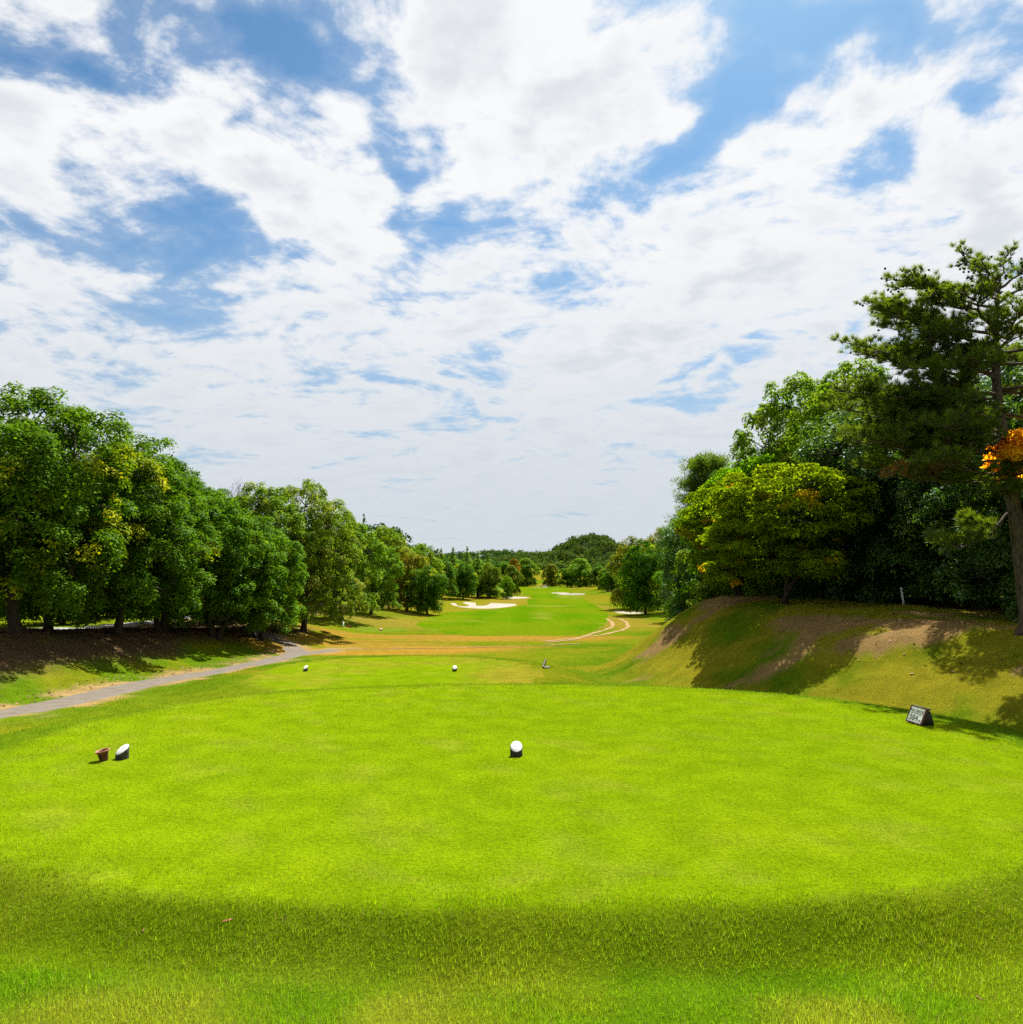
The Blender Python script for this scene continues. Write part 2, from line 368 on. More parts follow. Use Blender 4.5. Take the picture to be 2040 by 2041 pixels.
def turf_color(x, y):
    x = np.asarray(x, float); y = np.asarray(y, float)
    n1 = fbm(x*.16, y*.16, 1); n2 = fbm(x*.55, y*.55, 2); n3 = fbm(x*1.7, y*1.7, 3); n4 = fbm(x*.09, y*.28, 4)
    c = lerp(C_ROUGH, C_ROUGH2, sstep((n1-.32)/.36))
    c = lerp(c, C_OLIVE, .75*sstep((n2-.47)/.22)*sstep((y-12)/6))
    # slope in front of the tee stays lush and long
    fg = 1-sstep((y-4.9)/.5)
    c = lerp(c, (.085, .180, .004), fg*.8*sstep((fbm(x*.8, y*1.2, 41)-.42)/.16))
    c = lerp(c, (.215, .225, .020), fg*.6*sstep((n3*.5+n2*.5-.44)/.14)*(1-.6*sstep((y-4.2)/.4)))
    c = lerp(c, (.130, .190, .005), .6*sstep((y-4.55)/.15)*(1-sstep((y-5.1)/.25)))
    # right hand bank: yellow worn turf
    rb = sstep((x-toe_r(y)+1.5)/4)*sstep((y-8)/4)*(1-sstep((y-36)/6))
    c = lerp(c, (.250, .220, .018), rb*.75*sstep((n2*.6+n3*.4-.30)/.25))
    bare = rb*(1-sstep((y-33)/2))
    p1 = np.exp(-(((x-5.2-(y-27)*.35)/1.1)**2+((y-27.4)/3.2)**2))
    p2 = np.exp(-(((x-9.0)/2.2)**2+((y-28.6)/2.0)**2))
    p3 = np.exp(-(((x-7.2-(y-20)*.5)/1.3)**2+((y-21.5)/3.0)**2))
    p4 = np.exp(-(((x-11.5)/2.6)**2+((y-19.5)/3.6)**2))
    er = fbm(x*.45+.3*y, y*.45-.22*x, 23, 4)                      # worn streaks running down the bank
    pb = np.clip(np.maximum(np.maximum(p1*.55, p2*.85), np.maximum(p3*.40, p4*.50)), 0, 1.2)
    c = lerp(c, C_EARTH, np.clip(bare*sstep((pb+1.5*(er-.5)+.5*(n3-.5)-.34)/.16), 0, .95))
    # burnt strip across the hole, in long streaks
    st = fbm(x*.05, y*.75, 6, 5)
    band = sstep((y-36)/4)*(1-sstep((y-52.5+.8*np.sin(x*.21))/1.6))*sstep((x+19)/8)*(1-sstep((x+6-.85*(y-38))/5))
    c = lerp(c, C_DRY, np.clip(band*sstep((st-.32+.3*(n4-.5))/.22), 0, .95))
    c = lerp(c, (.36, .205, .030), np.clip(band*sstep((fbm(x*.06, y*1.3, 61, 4)-.55)/.08), 0, .8))
    # further out: patchy olive, tan hollows beside the fairway
    far = sstep((y-56)/10)
    c = lerp(c, (.205, .195, .012), far*.85*sstep((fbm(x*.07, y*.05, 7)-.38)/.2))
    c = lerp(c, (.270, .190, .035), far*.6*sstep((fbm(x*.10, y*.06, 8)-.56)/.12))
    # bare verge along the path
    dp = np.minimum(seg_dist(x, y, PATH), seg_dist(x, y, SPUR))
    c = lerp(c, (.34, .235, .11), .9*(1-sstep((dp-.85-.9*(n3-.35))/.45))*sstep((n2-.30)/.2))
    near = y < 16
    if near.any():
        qq = superq(x[near], y[near], TEE)+.05*(n3[near]-.5)
        c[near] = lerp(c[near], tee_col(x[near], y[near]), 1-sstep((qq-.97)/.045))
    wd = wooded(x, y)
    c = lerp(c, C_LITTER, wd*(1-.25*sstep((n3-.5)/.2)))
    return c

# ---------------------------------------------------------------- ground sheet, dense near the camera
def axis(parts):
    out = []
    for a, b, s in parts:
        n = max(1, int(round((b-a)/s))); out.append(np.linspace(a, b, n, endpoint=False))
    return np.concatenate(out+[[parts[-1][1]]])
gx = axis([(-3500, -600, 290), (-600, -140, 46), (-140, -46, 4), (-46, -22, 1.0), (-22, -8, .3), (-8, 16, .25), (16, 34, .6), (34, 80, 3), (80, 200, 12), (200, 700, 60), (700, 3500, 280)])
gy = axis([(-60, -6, 6), (-6, 1, .7), (1, 4.3, .3), (4.3, 5.5, .07), (5.5, 16, .22), (16, 40, .25), (40, 62, .45), (62, 130, 1.0), (130, 260, 2.5), (260, 420, 8), (420, 1200, 60), (1200, 6000, 480)])
GX, GY = np.meshgrid(gx, gy)
fxx, fyy = GX.ravel(), GY.ravel()
gz = ground_z(fxx, fyy)
V = np.stack([fxx, fyy, gz], 1)
ny_, nx_ = GX.shape
idx = np.arange(nx_*ny_).reshape(ny_, nx_)
F = np.stack([idx[:-1, :-1].ravel(), idx[:-1, 1:].ravel(), idx[1:, 1:].ravel(), idx[1:, :-1].ravel()], 1)
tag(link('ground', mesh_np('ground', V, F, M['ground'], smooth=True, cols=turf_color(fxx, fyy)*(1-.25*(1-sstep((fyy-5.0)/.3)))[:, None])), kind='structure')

def smooth_loop(pts, n=4):
    """Catmull-Rom round a closed outline"""
    P = np.array(pts, float); out = []
    for i in range(len(P)):
        p0, p1, p2, p3 = P[i-1], P[i], P[(i+1) % len(P)], P[(i+2) % len(P)]
        for k in range(n):
            t = k/n
            out.append(.5*((2*p1)+(-p0+p2)*t+(2*p0-5*p1+4*p2-p3)*t*t+(-p0+3*p1-3*p2+p3)*t**3))
    return np.array(out)
def inside(x, y, poly):
    c = np.zeros(len(x), bool); j = len(poly)-1
    for i in range(len(poly)):
        xi, yi = poly[i]; xj, yj = poly[j]
        c ^= ((yi > y) != (yj > y)) & (x < (xj-xi)*(y-yi)/(yj-yi+1e-12)+xi); j = i
    return c
def sheet(name, outline, step, off, mat, colfun=None, holes=(), zfun=None, edge_drop=.03):
    """a sheet draped on the ground inside an outline, its rim let into the turf"""
    outline = np.asarray(outline, float)
    sx, sy = step if isinstance(step, tuple) else (step, step)
    xs = np.arange(outline[:, 0].min()+sx*.3, outline[:, 0].max(), sx); ys = np.arange(outline[:, 1].min()+sy*.3, outline[:, 1].max(), sy)
    X, Y = np.meshgrid(xs, ys); X = X.ravel(); Y = Y.ravel()
    k = inside(X, Y, outline); X = X[k]; Y = Y[k]
    d = seg_dist(X, Y, [tuple(p) for p in outline]+[tuple(outline[0])])
    k = d > min(sx, sy)*.35; X, Y, d = X[k], Y[k], d[k]
    pts = [Vector(p) for p in outline]+[Vector((a, b)) for a, b in zip(X, Y)]
    n = len(outline)
    vv, _, ff, *_ = delaunay_2d_cdt(pts, [(i, (i+1) % n) for i in range(n)], [], 1, 1e-5)
    A = np.array([(v.x, v.y) for v in vv])
    tris = np.array([f for f in ff if len(f) == 3], np.int32)
    dd = seg_dist(A[:, 0], A[:, 1], [tuple(p) for p in outline]+[tuple(outline[0])])
    z = (zfun or ground_z)(A[:, 0], A[:, 1])+np.where(dd < 1e-3, -edge_drop, off)
    c = None if colfun is None else colfun(A[:, 0], A[:, 1])
    # counter-clockwise
    e1 = A[tris[:, 1]]-A[tris[:, 0]]; e2 = A[tris[:, 2]]-A[tris[:, 0]]
    flip = e1[:, 0]*e2[:, 1]-e1[:, 1]*e2[:, 0] < 0
    tris[flip] = tris[flip][:, ::-1]
    return tag(link(name, mesh_np(name, np.column_stack([A, z]), tris, mat, smooth=True, cols=c)), kind='structure')
def ribbon_outline(pts, width, seed=0, wob=.06):
    P = np.array(pts, float)
    # resample
    seg = np.hypot(*np.diff(P, axis=0).T); s = np.concatenate([[0], np.cumsum(seg)])
    u = np.arange(0, s[-1], max(.35, width*.4)); Q = np.column_stack([np.interp(u, s, P[:, 0]), np.interp(u, s, P[:, 1])])
    for _ in range(6): Q[1:-1] = .25*Q[:-2]+.5*Q[1:-1]+.25*Q[2:]
    T = np.gradient(Q, axis=0); T /= np.linalg.norm(T, axis=1)[:, None]; N = np.column_stack([-T[:, 1], T[:, 0]])
    wl = width/2+wob*2*(fbm(u*.7, u*0, seed, 3)-.5); wr = width/2+wob*2*(fbm(u*.7, u*0+5, seed+3, 3)-.5)
    return np.concatenate([Q+N*wl[:, None], (Q-N*wr[:, None])[::-1]])

def superoutline(c, n=96, s=1.0, wob=0.0, seed=0):
    cx, cy, a, b, e = c; th = np.linspace(0, 2*np.pi, n, endpoint=False)
    ct, st = np.cos(th), np.sin(th)
    k = s*(1+wob*(fbm(np.cos(th)*2+5, np.sin(th)*2+5, seed, 3)-.5))
    return np.column_stack([cx+k*a*np.sign(ct)*np.abs(ct)**(2/e), cy+k*b*np.sign(st)*np.abs(st)**(2/e)])
def tee2_col(x, y):
    c = tee_col(x*.7+40, y*.7)
    n = fbm(x*.5, y*.9, 35)
    c = lerp(c, (.150, .165, .014), sstep((superq(x, y, TEE2)-.78)/.2)*.8)
    return lerp(c, (.235, .215, .020), np.clip(.7*sstep((x+2.6+3*(n-.5))/3.4)+.5*sstep((n-.55)/.12), 0, .9))
def fair_col(x, y):
    n = fbm(x*.12, y*.05, 36); m = fbm(x*.3, y*.12, 37)
    st = .5+.5*np.sin((x-.035*y)*1.15)
    c = lerp(C_FAIR, (.115, .210, .003), .65*sstep((st-.35)/.3))
    c = lerp(c, (.145, .205, .005), .75*sstep((n-.46)/.16))
    return lerp(c, (.26, .24, .04), .5*sstep((m-.66)/.06))
sheet('tee_ground', superoutline(TEE, 120, .955), .3, .006, M['ground'], tee_col)
sheet('forward_tee_ground', superoutline(TEE2, 90, .97), .4, .008, M['ground'], tee2_col)
sheet('far_tee_ground', superoutline((-11.6, 59.5, 3.6, 3.2, 2.4), 50, 1, .08, 6), .6, .012, M['ground'], lambda x, y: lerp((.12, .20, .012), (.17, .21, .02), fbm(x*.6, y*.6, 38)))
FAIR = [(-4.5, 54), (0, 53), (5.2, 54), (7.6, 62), (10.2, 76), (12.5, 95), (13.8, 118), (15, 142), (15, 160), (13.5, 172), (12, 185), (16, 205), (18, 228), (8, 246), (-4, 244), (-5, 224), (0, 200), (2.6, 176), (4.2, 158), (2.6, 140), (2.2, 122), (-3, 106), (-8, 100), (-9.5, 84), (-9.0, 68)]
sheet('fairway', smooth_loop(FAIR, 5), (1.0, 2.0), .05, M['ground'], fair_col, edge_drop=.02)
sheet('cart_path', ribbon_outline(PATH, 1.6, 4), .5, .018, M['asphalt'], edge_drop=.02)
sheet('path_spur', ribbon_outline(SPUR, 1.5, 9), .5, .024, M['asphalt'], edge_drop=.02)
sheet('service_road', ribbon_outline([(-24.5, 16), (-25, 30), (-25.5, 42), (-26, 60), (-28, 90)], 2.4, 7), 1.0, .04, M['road'])
sheet('far_cart_path', ribbon_outline([(8.6, 236), (9.6, 246), (12.0, 256), (12.5, 268)], 2.6, 8, .3), 1.2, .08, M['road'])
sheet('bunker', smooth_loop([(-10.9, 130), (-9.3, 118.5), (-6.5, 112), (-3.2, 110.2), (-.2, 116), (1.0, 123.5), (-1.4, 126.5), (-3.5, 128.5), (-4.0, 125.5), (-4.7, 119.2), (-5.6, 120.2), (-6.2, 130), (-8.1, 134), (-8.9, 132), (-7.3, 122), (-7.0, 116.8), (-8.2, 117.8), (-9.6, 127)], 4), .8, .09, M['sand'])
sheet('bunker', smooth_loop([(-1.6, 151.8), (.8, 150.2), (3.0, 152.5), (4.0, 156.2), (1.8, 157.5), (-.5, 158.6), (-1.8, 157)], 4), .8, .09, M['sand'])
sheet('bunker', smooth_loop([(9.9, 169.5), (12.5, 166), (16.5, 170), (18, 178), (15.4, 182), (13, 176), (11, 178)], 4), .8, .09, M['sand_dark'])
sheet('bunker', smooth_loop([(9.7, 176.5), (11.2, 180.5), (13.2, 179), (14.6, 184.5), (12, 188), (9.4, 184)], 4), .8, .09, M['sand'])
sheet('bunker', smooth_loop([(13.4, 92.6), (15.2, 90.6), (17.1, 92.6), (16.5, 94.8), (15.1, 94.0), (14.3, 97.5), (13.2, 96.5)], 4), .6, .07, M['sand'])
for k, off in enumerate((-.75, .75)):
    tr = [(2.2, 47.6+off*.6), (4.2, 50+off*.7), (6.2+off*.55, 54-off*.4), (8.0+off*.8, 58.5-off*.5), (9.5+off*.9, 64-off*.2), (10.4+off*.9, 71), (10.9+off*.9, 80)]
    sheet('dirt_track', ribbon_outline(tr, .34, 50+k, .12), .3, .05, M['dirt'], edge_drop=-.02)
sheet('dirt_track', ribbon_outline([(-9.5, 42.3), (-4, 42.8), (1, 44.2), (4.5, 46.5)], .20, 55, .12), .3, .05, M['dirt'], edge_drop=-.02)

# ---------------------------------------------------------------- trees
def unit(v): return v/np.maximum(np.linalg.norm(v, axis=-1, keepdims=True), 1e-9)
def tube(pts, rad, sides=7):
    P = np.asarray(pts, float); r = np.asarray(rad, float); n = len(P)
    T = unit(np.gradient(P, axis=0))
    ref = np.array([.31, .95, .05]); A = unit(np.cross(T, ref)); B = np.cross(T, A)
    th = np.linspace(0, 2*np.pi, sides, endpoint=False)
    V = P[:, None, :]+r[:, None, None]*(np.cos(th)[None, :, None]*A[:, None, :]+np.sin(th)[None, :, None]*B[:, None, :])
    i = np.arange(n-1)[:, None]*sides; j = np.arange(sides)[None, :]; k = (j+1) % sides
    F = np.stack([i+j, i+k, i+sides+k, i+sides+j], -1).reshape(-1, 4)
    return V.reshape(-1, 3), F
class Acc:
    def __init__(s): s.V = []; s.F = []; s.n = 0
    def add(s, V, F): s.V.append(V); s.F.append(F+s.n); s.n += len(V)
    def tube(s, p, r, sides=7): s.add(*tube(p, r, sides))
    def mesh(s, name, mat, smooth=True): return mesh_np(name, np.concatenate(s.V), np.concatenate(s.F), mat, smooth=smooth)
def curve(a, b, bend, n, rng, jit=.04):
    a = np.asarray(a, float); b = np.asarray(b, float); m = (a+b)/2+np.asarray(bend, float)
    t = np.linspace(0, 1, n)[:, None]
    P = (1-t)**2*a+2*t*(1-t)*m+t*t*b
    P[1:-1] += rng.normal(0, jit*np.linalg.norm(b-a), (n-2, 3))*.5
    return P
def leaves(pos, nrm, axis, L, W, rng, fold=.18):
    """one folded four-corner blade for each leaf"""
    n = unit(nrm); a = unit(axis-n*np.sum(axis*n, 1, keepdims=True)); s = np.cross(n, a)
    L = L[:, None]; W = W[:, None]
    V = np.stack([pos-a*L*.1, pos+a*L*.45+s*W*.5-n*W*fold, pos+a*L*.95-n*L*.12, pos+a*L*.45-s*W*.5-n*W*fold], 1).reshape(-1, 3)
    m = len(pos); F = np.arange(4*m).reshape(m, 4)
    return V, F
def sph(rng, n):
    v = rng.normal(size=(n, 3)); return unit(v)
ARCH = {}
def broadleaf(key, seed, H=9.0, th=2.2, R0=4.0, nl=13, ncl=330, per=165, L=.15, W=.065, cr=(.34, .62), mat='bay', flush=.0, flat=1.0, lobe=.42, inner=.15, ring=6, trunk_r=.17, stems=1, low_skirt=.0, flush_side=False, lean=0.0, size_jit=.3, hang=.0):
    rng = np.random.default_rng(seed)
    zc = (H+th)/2+.1; hz = (H-th)/2
    # lobes of the crown
    D = sph(rng, nl*3); D = D[np.argsort(-D[:, 2]+rng.normal(0, .35, len(D)))]
    lob = []
    for d in D:
        c = np.array([0, 0, zc])+d*np.array([R0, R0, hz])*rng.uniform(.48, .68)
        c[0] += lean*(c[2]-th)/H
        if all(np.linalg.norm((c-q)/np.array([1, 1, hz/R0])) > lobe*R0*.8 for q, _ in lob): lob.append((c, lobe*R0*rng.uniform(.78, 1.15)))
        if len(lob) >= nl: break
    lob.append((np.array([lean*.6, 0, H-lobe*R0*.8]), lobe*R0*.8))
    for k in range(ring):
        a = (k+rng.uniform(-.3, .3))/ring*2*np.pi; r = lobe*R0*rng.uniform(.62, .85)
        lob.append((np.array([math.cos(a)*R0*rng.uniform(.45, .68), math.sin(a)*R0*rng.uniform(.45, .68), th+r*rng.uniform(.55, 1.1)]), r))
    LC = np.array([c for c, _ in lob]); LR = np.array([r for _, r in lob])
    cc = []; cd = []
    tries = 0
    while len(cc) < ncl and tries < 60:
        tries += 1
        li = rng.choice(len(lob), 400, p=LR**2/np.sum(LR**2))
        d = sph(rng, 400); d[:, 2] = d[:, 2]*.9+.15; d = unit(d)
        p = LC[li]+d*LR[li][:, None]*rng.uniform(.70, 1.10, (400, 1))*np.array([1, 1, min(1.0, flat+.15)])
        dist = np.linalg.norm(p[:, None, :]-LC[None], axis=2)/LR[None]
        dist[np.arange(400), li] = 9
        ok = (dist.min(1) > .78) & (p[:, 2] > th*.80-low_skirt)
        for a, b in zip(p[ok], d[ok]):
            cc.append(a); cd.append(b)
    cc = np.array(cc[:ncl]); cd = np.array(cd[:ncl])
    ni = int(ncl*inner)
    ci = np.array([lean*.4, 0, zc])+sph(rng, ni)*np.array([R0, R0, hz])*rng.uniform(.1, .55, (ni, 1))
    # leaves
    rad = rng.uniform(cr[0], cr[1], len(cc))
    k = np.maximum(20, (per*(rad/np.mean(rad))**2*rng.uniform(.7, 1.25, len(cc)))).astype(int)
    own = np.repeat(np.arange(len(cc)), k); m = len(own)
    out = unit(cd*.55+np.array([0, 0, .75]))
    d = sph(rng, m); d = unit(d+out[own]*.80)
    u = rng.uniform(.45, 1.08, m)**.7
    pos = cc[own]+d*(rad[own]*u)[:, None]*np.array([1, 1, flat])
    pos[:, 2] -= hang*rng.uniform(0, 1, m)
    nrm = unit(d*.70+np.array([0, 0, .50])+rng.normal(0, .30, (m, 3)))
    ax = d*.9+rng.normal(0, .55, (m, 3))-np.array([0, 0, .02+hang])
    LL = L*rng.uniform(1-size_jit, 1+size_jit, m); WW = W*rng.uniform(1-size_jit, 1+size_jit, m)
    ctint = rng.uniform(0, 1, len(cc))
    tint = np.clip(.42*ctint[own]+.58*rng.uniform(0, 1, m), 0, 1)
    if flush_side: flush = np.where((cc[:, 0] > .30*R0) & (cc[:, 2] < .74*H) & (cc[:, 2] > .15*H), .26, .02)
    cfl = (rng.uniform(0, 1, len(cc)) < flush).astype(float)*rng.uniform(.25, .85, len(cc))
    fl = np.clip(cfl[own]*rng.uniform(.3, 1.1, m), 0, 1)
    # inner, sparser leaves that close the crown, tinted darker to paint its inner shade
    pi = max(8, int(per*.5)); own2 = np.repeat(np.arange(ni), pi)
    d2 = sph(rng, len(own2)); p2 = ci[own2]+d2*(R0*.22)*rng.uniform(.3, 1, (len(own2), 1))
    pos = np.concatenate([pos, p2]); nrm = np.concatenate([nrm, sph(rng, len(p2))]); ax = np.concatenate([ax, sph(rng, len(p2))])
    LL = np.concatenate([LL, np.full(len(p2), L*1.5)]); WW = np.concatenate([WW, np.full(len(p2), W*1.8)])
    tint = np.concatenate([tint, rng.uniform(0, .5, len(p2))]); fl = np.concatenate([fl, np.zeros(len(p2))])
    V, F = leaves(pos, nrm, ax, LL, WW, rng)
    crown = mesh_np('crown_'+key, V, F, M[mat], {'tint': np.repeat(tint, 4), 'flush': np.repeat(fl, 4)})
    # trunk, limbs and twigs
    A = Acc()
    for s in range(stems):
        a0 = rng.uniform(0, 6.28); sx = .0 if stems == 1 else .22
        base = np.array([sx*math.cos(a0+s*2.1), sx*math.sin(a0+s*2.1), -.25])
        top = np.array([lean*.45+(0 if stems == 1 else 1.3)*math.cos(a0+s*2.1), (0 if stems == 1 else 1.3)*math.sin(a0+s*2.1), zc])
        r0 = trunk_r/(1 if stems == 1 else 1.35)
        P = curve(base, top, (rng.normal(0, .25), rng.normal(0, .25), 0), 9, rng, .03)
        rr = np.interp(np.linspace(0, 1, 9), [0, .05, .15, 1], [r0*1.7, r0*1.25, r0, r0*.42])
        A.tube(P, rr, 9)
        for i in range(s, len(lob), stems):
            q = rng.uniform(.28, .8); a = P[0]+(P[-1]-P[0])*0; a = np.array([np.interp(q, np.linspace(0, 1, 9), P[:, c]) for c in range(3)])
            b = LC[i]
            C = curve(a, b, (0, 0, -.12*np.linalg.norm(b-a)), 6, rng, .05)
            A.tube(C, np.linspace(r0*.42, r0*.14, 6), 6)
            near = np.nonzero(np.linalg.norm(cc-b, axis=1) < LR[i]*1.1)[0]
            for c in near[::4][:10]:
                A.tube(curve(b, cc[c], (0, 0, .06), 4, rng, .06), np.linspace(r0*.13, .008, 4), 4)
    ARCH[key] = (A.mesh('trunk_'+key, M['bark']), crown, H, R0)

def conifer(key, seed, H=10.0, R0=1.7, tiers=26, per=11, tuft=70, L=.30, W=.08, mat='conifer', droop=.15, top_sharp=1.0):
    rng = np.random.default_rng(seed)
    A = Acc(); A.tube([(0, 0, -.3), (.02, 0, H*.3), (0, .03, H*.7), (0, 0, H*.98)], [.17, .13, .07, .012], 7)
    P = []; N = []; X = []; T = []; S_ = []
    for i in range(tiers):
        z = H*(.14+.86*(i+rng.uniform(-.3, .3))/tiers); f = 1-(z/H); r = R0*min(1.0, f*1.15+.02)*rng.uniform(.65, 1.3)
        for j in range(per):
            an = rng.uniform(0, 6.28); rr = r*rng.uniform(.55, 1.15)
            tip = np.array([math.cos(an)*rr, math.sin(an)*rr, z-droop*rr+rng.normal(0, .12)])
            A.tube([(0, 0, z), tuple(tip*.6+np.array([0, 0, z])*.4), tuple(tip)], [.03, .02, .006], 3)
            n = int(tuft*(.35+.65*rr/R0)); t = rng.uniform(.25, 1.05, n)**.7
            p = np.array([0, 0, z])+(tip-np.array([0, 0, z]))*t[:, None]+rng.normal(0, .11, (n, 3))*(.35+.9*rr/R0)
            P.append(p); N.append(unit(rng.normal(0, .5, (n, 3))+np.array([math.cos(an)*.5, math.sin(an)*.5, .7])))
            X.append(unit(rng.normal(0, .5, (n, 3))+np.array([math.cos(an), math.sin(an), .25]))); S_.append(np.full(n, .30+.7*min(1.0, rr/R0))); T.append(np.clip(rng.uniform(0, .6)+rng.uniform(0, .45, n), 0, 1))
    P = np.concatenate(P); N = np.concatenate(N); X = np.concatenate(X); T = np.concatenate(T); m = len(P)
    S_ = np.concatenate(S_)
    V, F = leaves(P, N, X, S_*L*rng.uniform(.6, 1.3, m), S_*W*rng.uniform(.7, 1.3, m), rng, .1)
    crown = mesh_np('crown_'+key, V, F, M[mat], {'tint': np.repeat(T, 4), 'flush': np.zeros(4*m)})
    ARCH[key] = (A.mesh('trunk_'+key, M['bark']), crown, H, R0)

broadleaf('bay_a', 11, H=8.6, R0=4.0, nl=16, ncl=640, per=112, L=.14, W=.075, cr=(.25, .5), mat='bay', flush=.03, th=.75, low_skirt=.25)
broadleaf('bay_b', 12, H=8.0, R0=3.4, nl=13, ncl=520, per=108, L=.14, W=.075, cr=(.24, .46), mat='bay', flush=.02, th=.9, stems=2, low_skirt=.25)
broadleaf('bay_flush', 13, H=8.6, R0=4.2, nl=17, ncl=680, per=115, L=.14, W=.075, cr=(.25, .5), flush_side=True, mat='bay', flush=.17, th=.95, low_skirt=.2)
broadleaf('oak_a', 21, H=9.3, R0=4.2, nl=17, ncl=640, per=112, L=.125, W=.08, cr=(.23, .44), mat='oak', flush=.10, th=.9, low_skirt=.2)
broadleaf('oak_b', 22, H=9.0, R0=3.6, nl=14, ncl=480, per=105, L=.14, W=.088, cr=(.25, .46), mat='oak', flush=.08, th=.8, low_skirt=.2)
broadleaf('camphor', 31, H=8.0, R0=3.3, nl=14, ncl=480, per=130, L=.135, W=.065, cr=(.26, .5), mat='camphor', flush=.02, th=.35, hang=.12, low_skirt=.4)
broadleaf('maple', 41, H=5.2, R0=2.9, nl=16, ncl=640, per=90, L=.105, W=.085, cr=(.24, .46), mat='maple', flush=.06, flat=.40, th=.65, trunk_r=.11, stems=2, ring=3, lobe=.40, lean=-.6, hang=.03)
broadleaf('redmaple', 42, H=5.0, R0=1.9, nl=9, ncl=190, per=95, L=.10, W=.085, cr=(.22, .42), mat='redmaple', flush=.35, flat=.45, th=2.2, trunk_r=.07, lobe=.42, ring=0)
broadleaf('wood_a', 51, H=8.0, R0=3.4, nl=11, ncl=210, per=85, L=.26, W=.13, cr=(.4, .75), mat='bay', flush=.04, th=.6, low_skirt=.4, inner=.2)
broadleaf('wood_b', 52, H=8.0, R0=3.2, nl=10, ncl=200, per=85, L=.26, W=.13, cr=(.4, .75), mat='oak', flush=.08, th=.5, low_skirt=.4, inner=.2)
broadleaf('far_a', 61, H=8.0, R0=3.2, nl=10, ncl=130, per=60, L=.42, W=.22, cr=(.5, .85), mat='bay', flush=.05, th=.25, low_skirt=.3)
broadleaf('far_b', 62, H=8.0, R0=3.2, nl=9, ncl=120, per=60, L=.42, W=.22, cr=(.5, .85), mat='oak', flush=.1, th=.25, low_skirt=.3)
broadleaf('shrub', 71, H=2.6, R0=1.6, nl=7, ncl=110, per=110, L=.12, W=.055, cr=(.22, .42), mat='camphor', flush=.04, th=.15, low_skirt=.3, trunk_r=.05)
broadleaf('sparse', 81, H=10.5, R0=1.9, nl=9, ncl=120, per=34, L=.14, W=.07, cr=(.25, .5), mat='oak', flush=.3, th=5.0, lobe=.45, trunk_r=.09, inner=.0, ring=0)
conifer('spire_a', 91, H=11, R0=1.6)
conifer('spire_b', 92, H=10, R0=1.3, tiers=22)

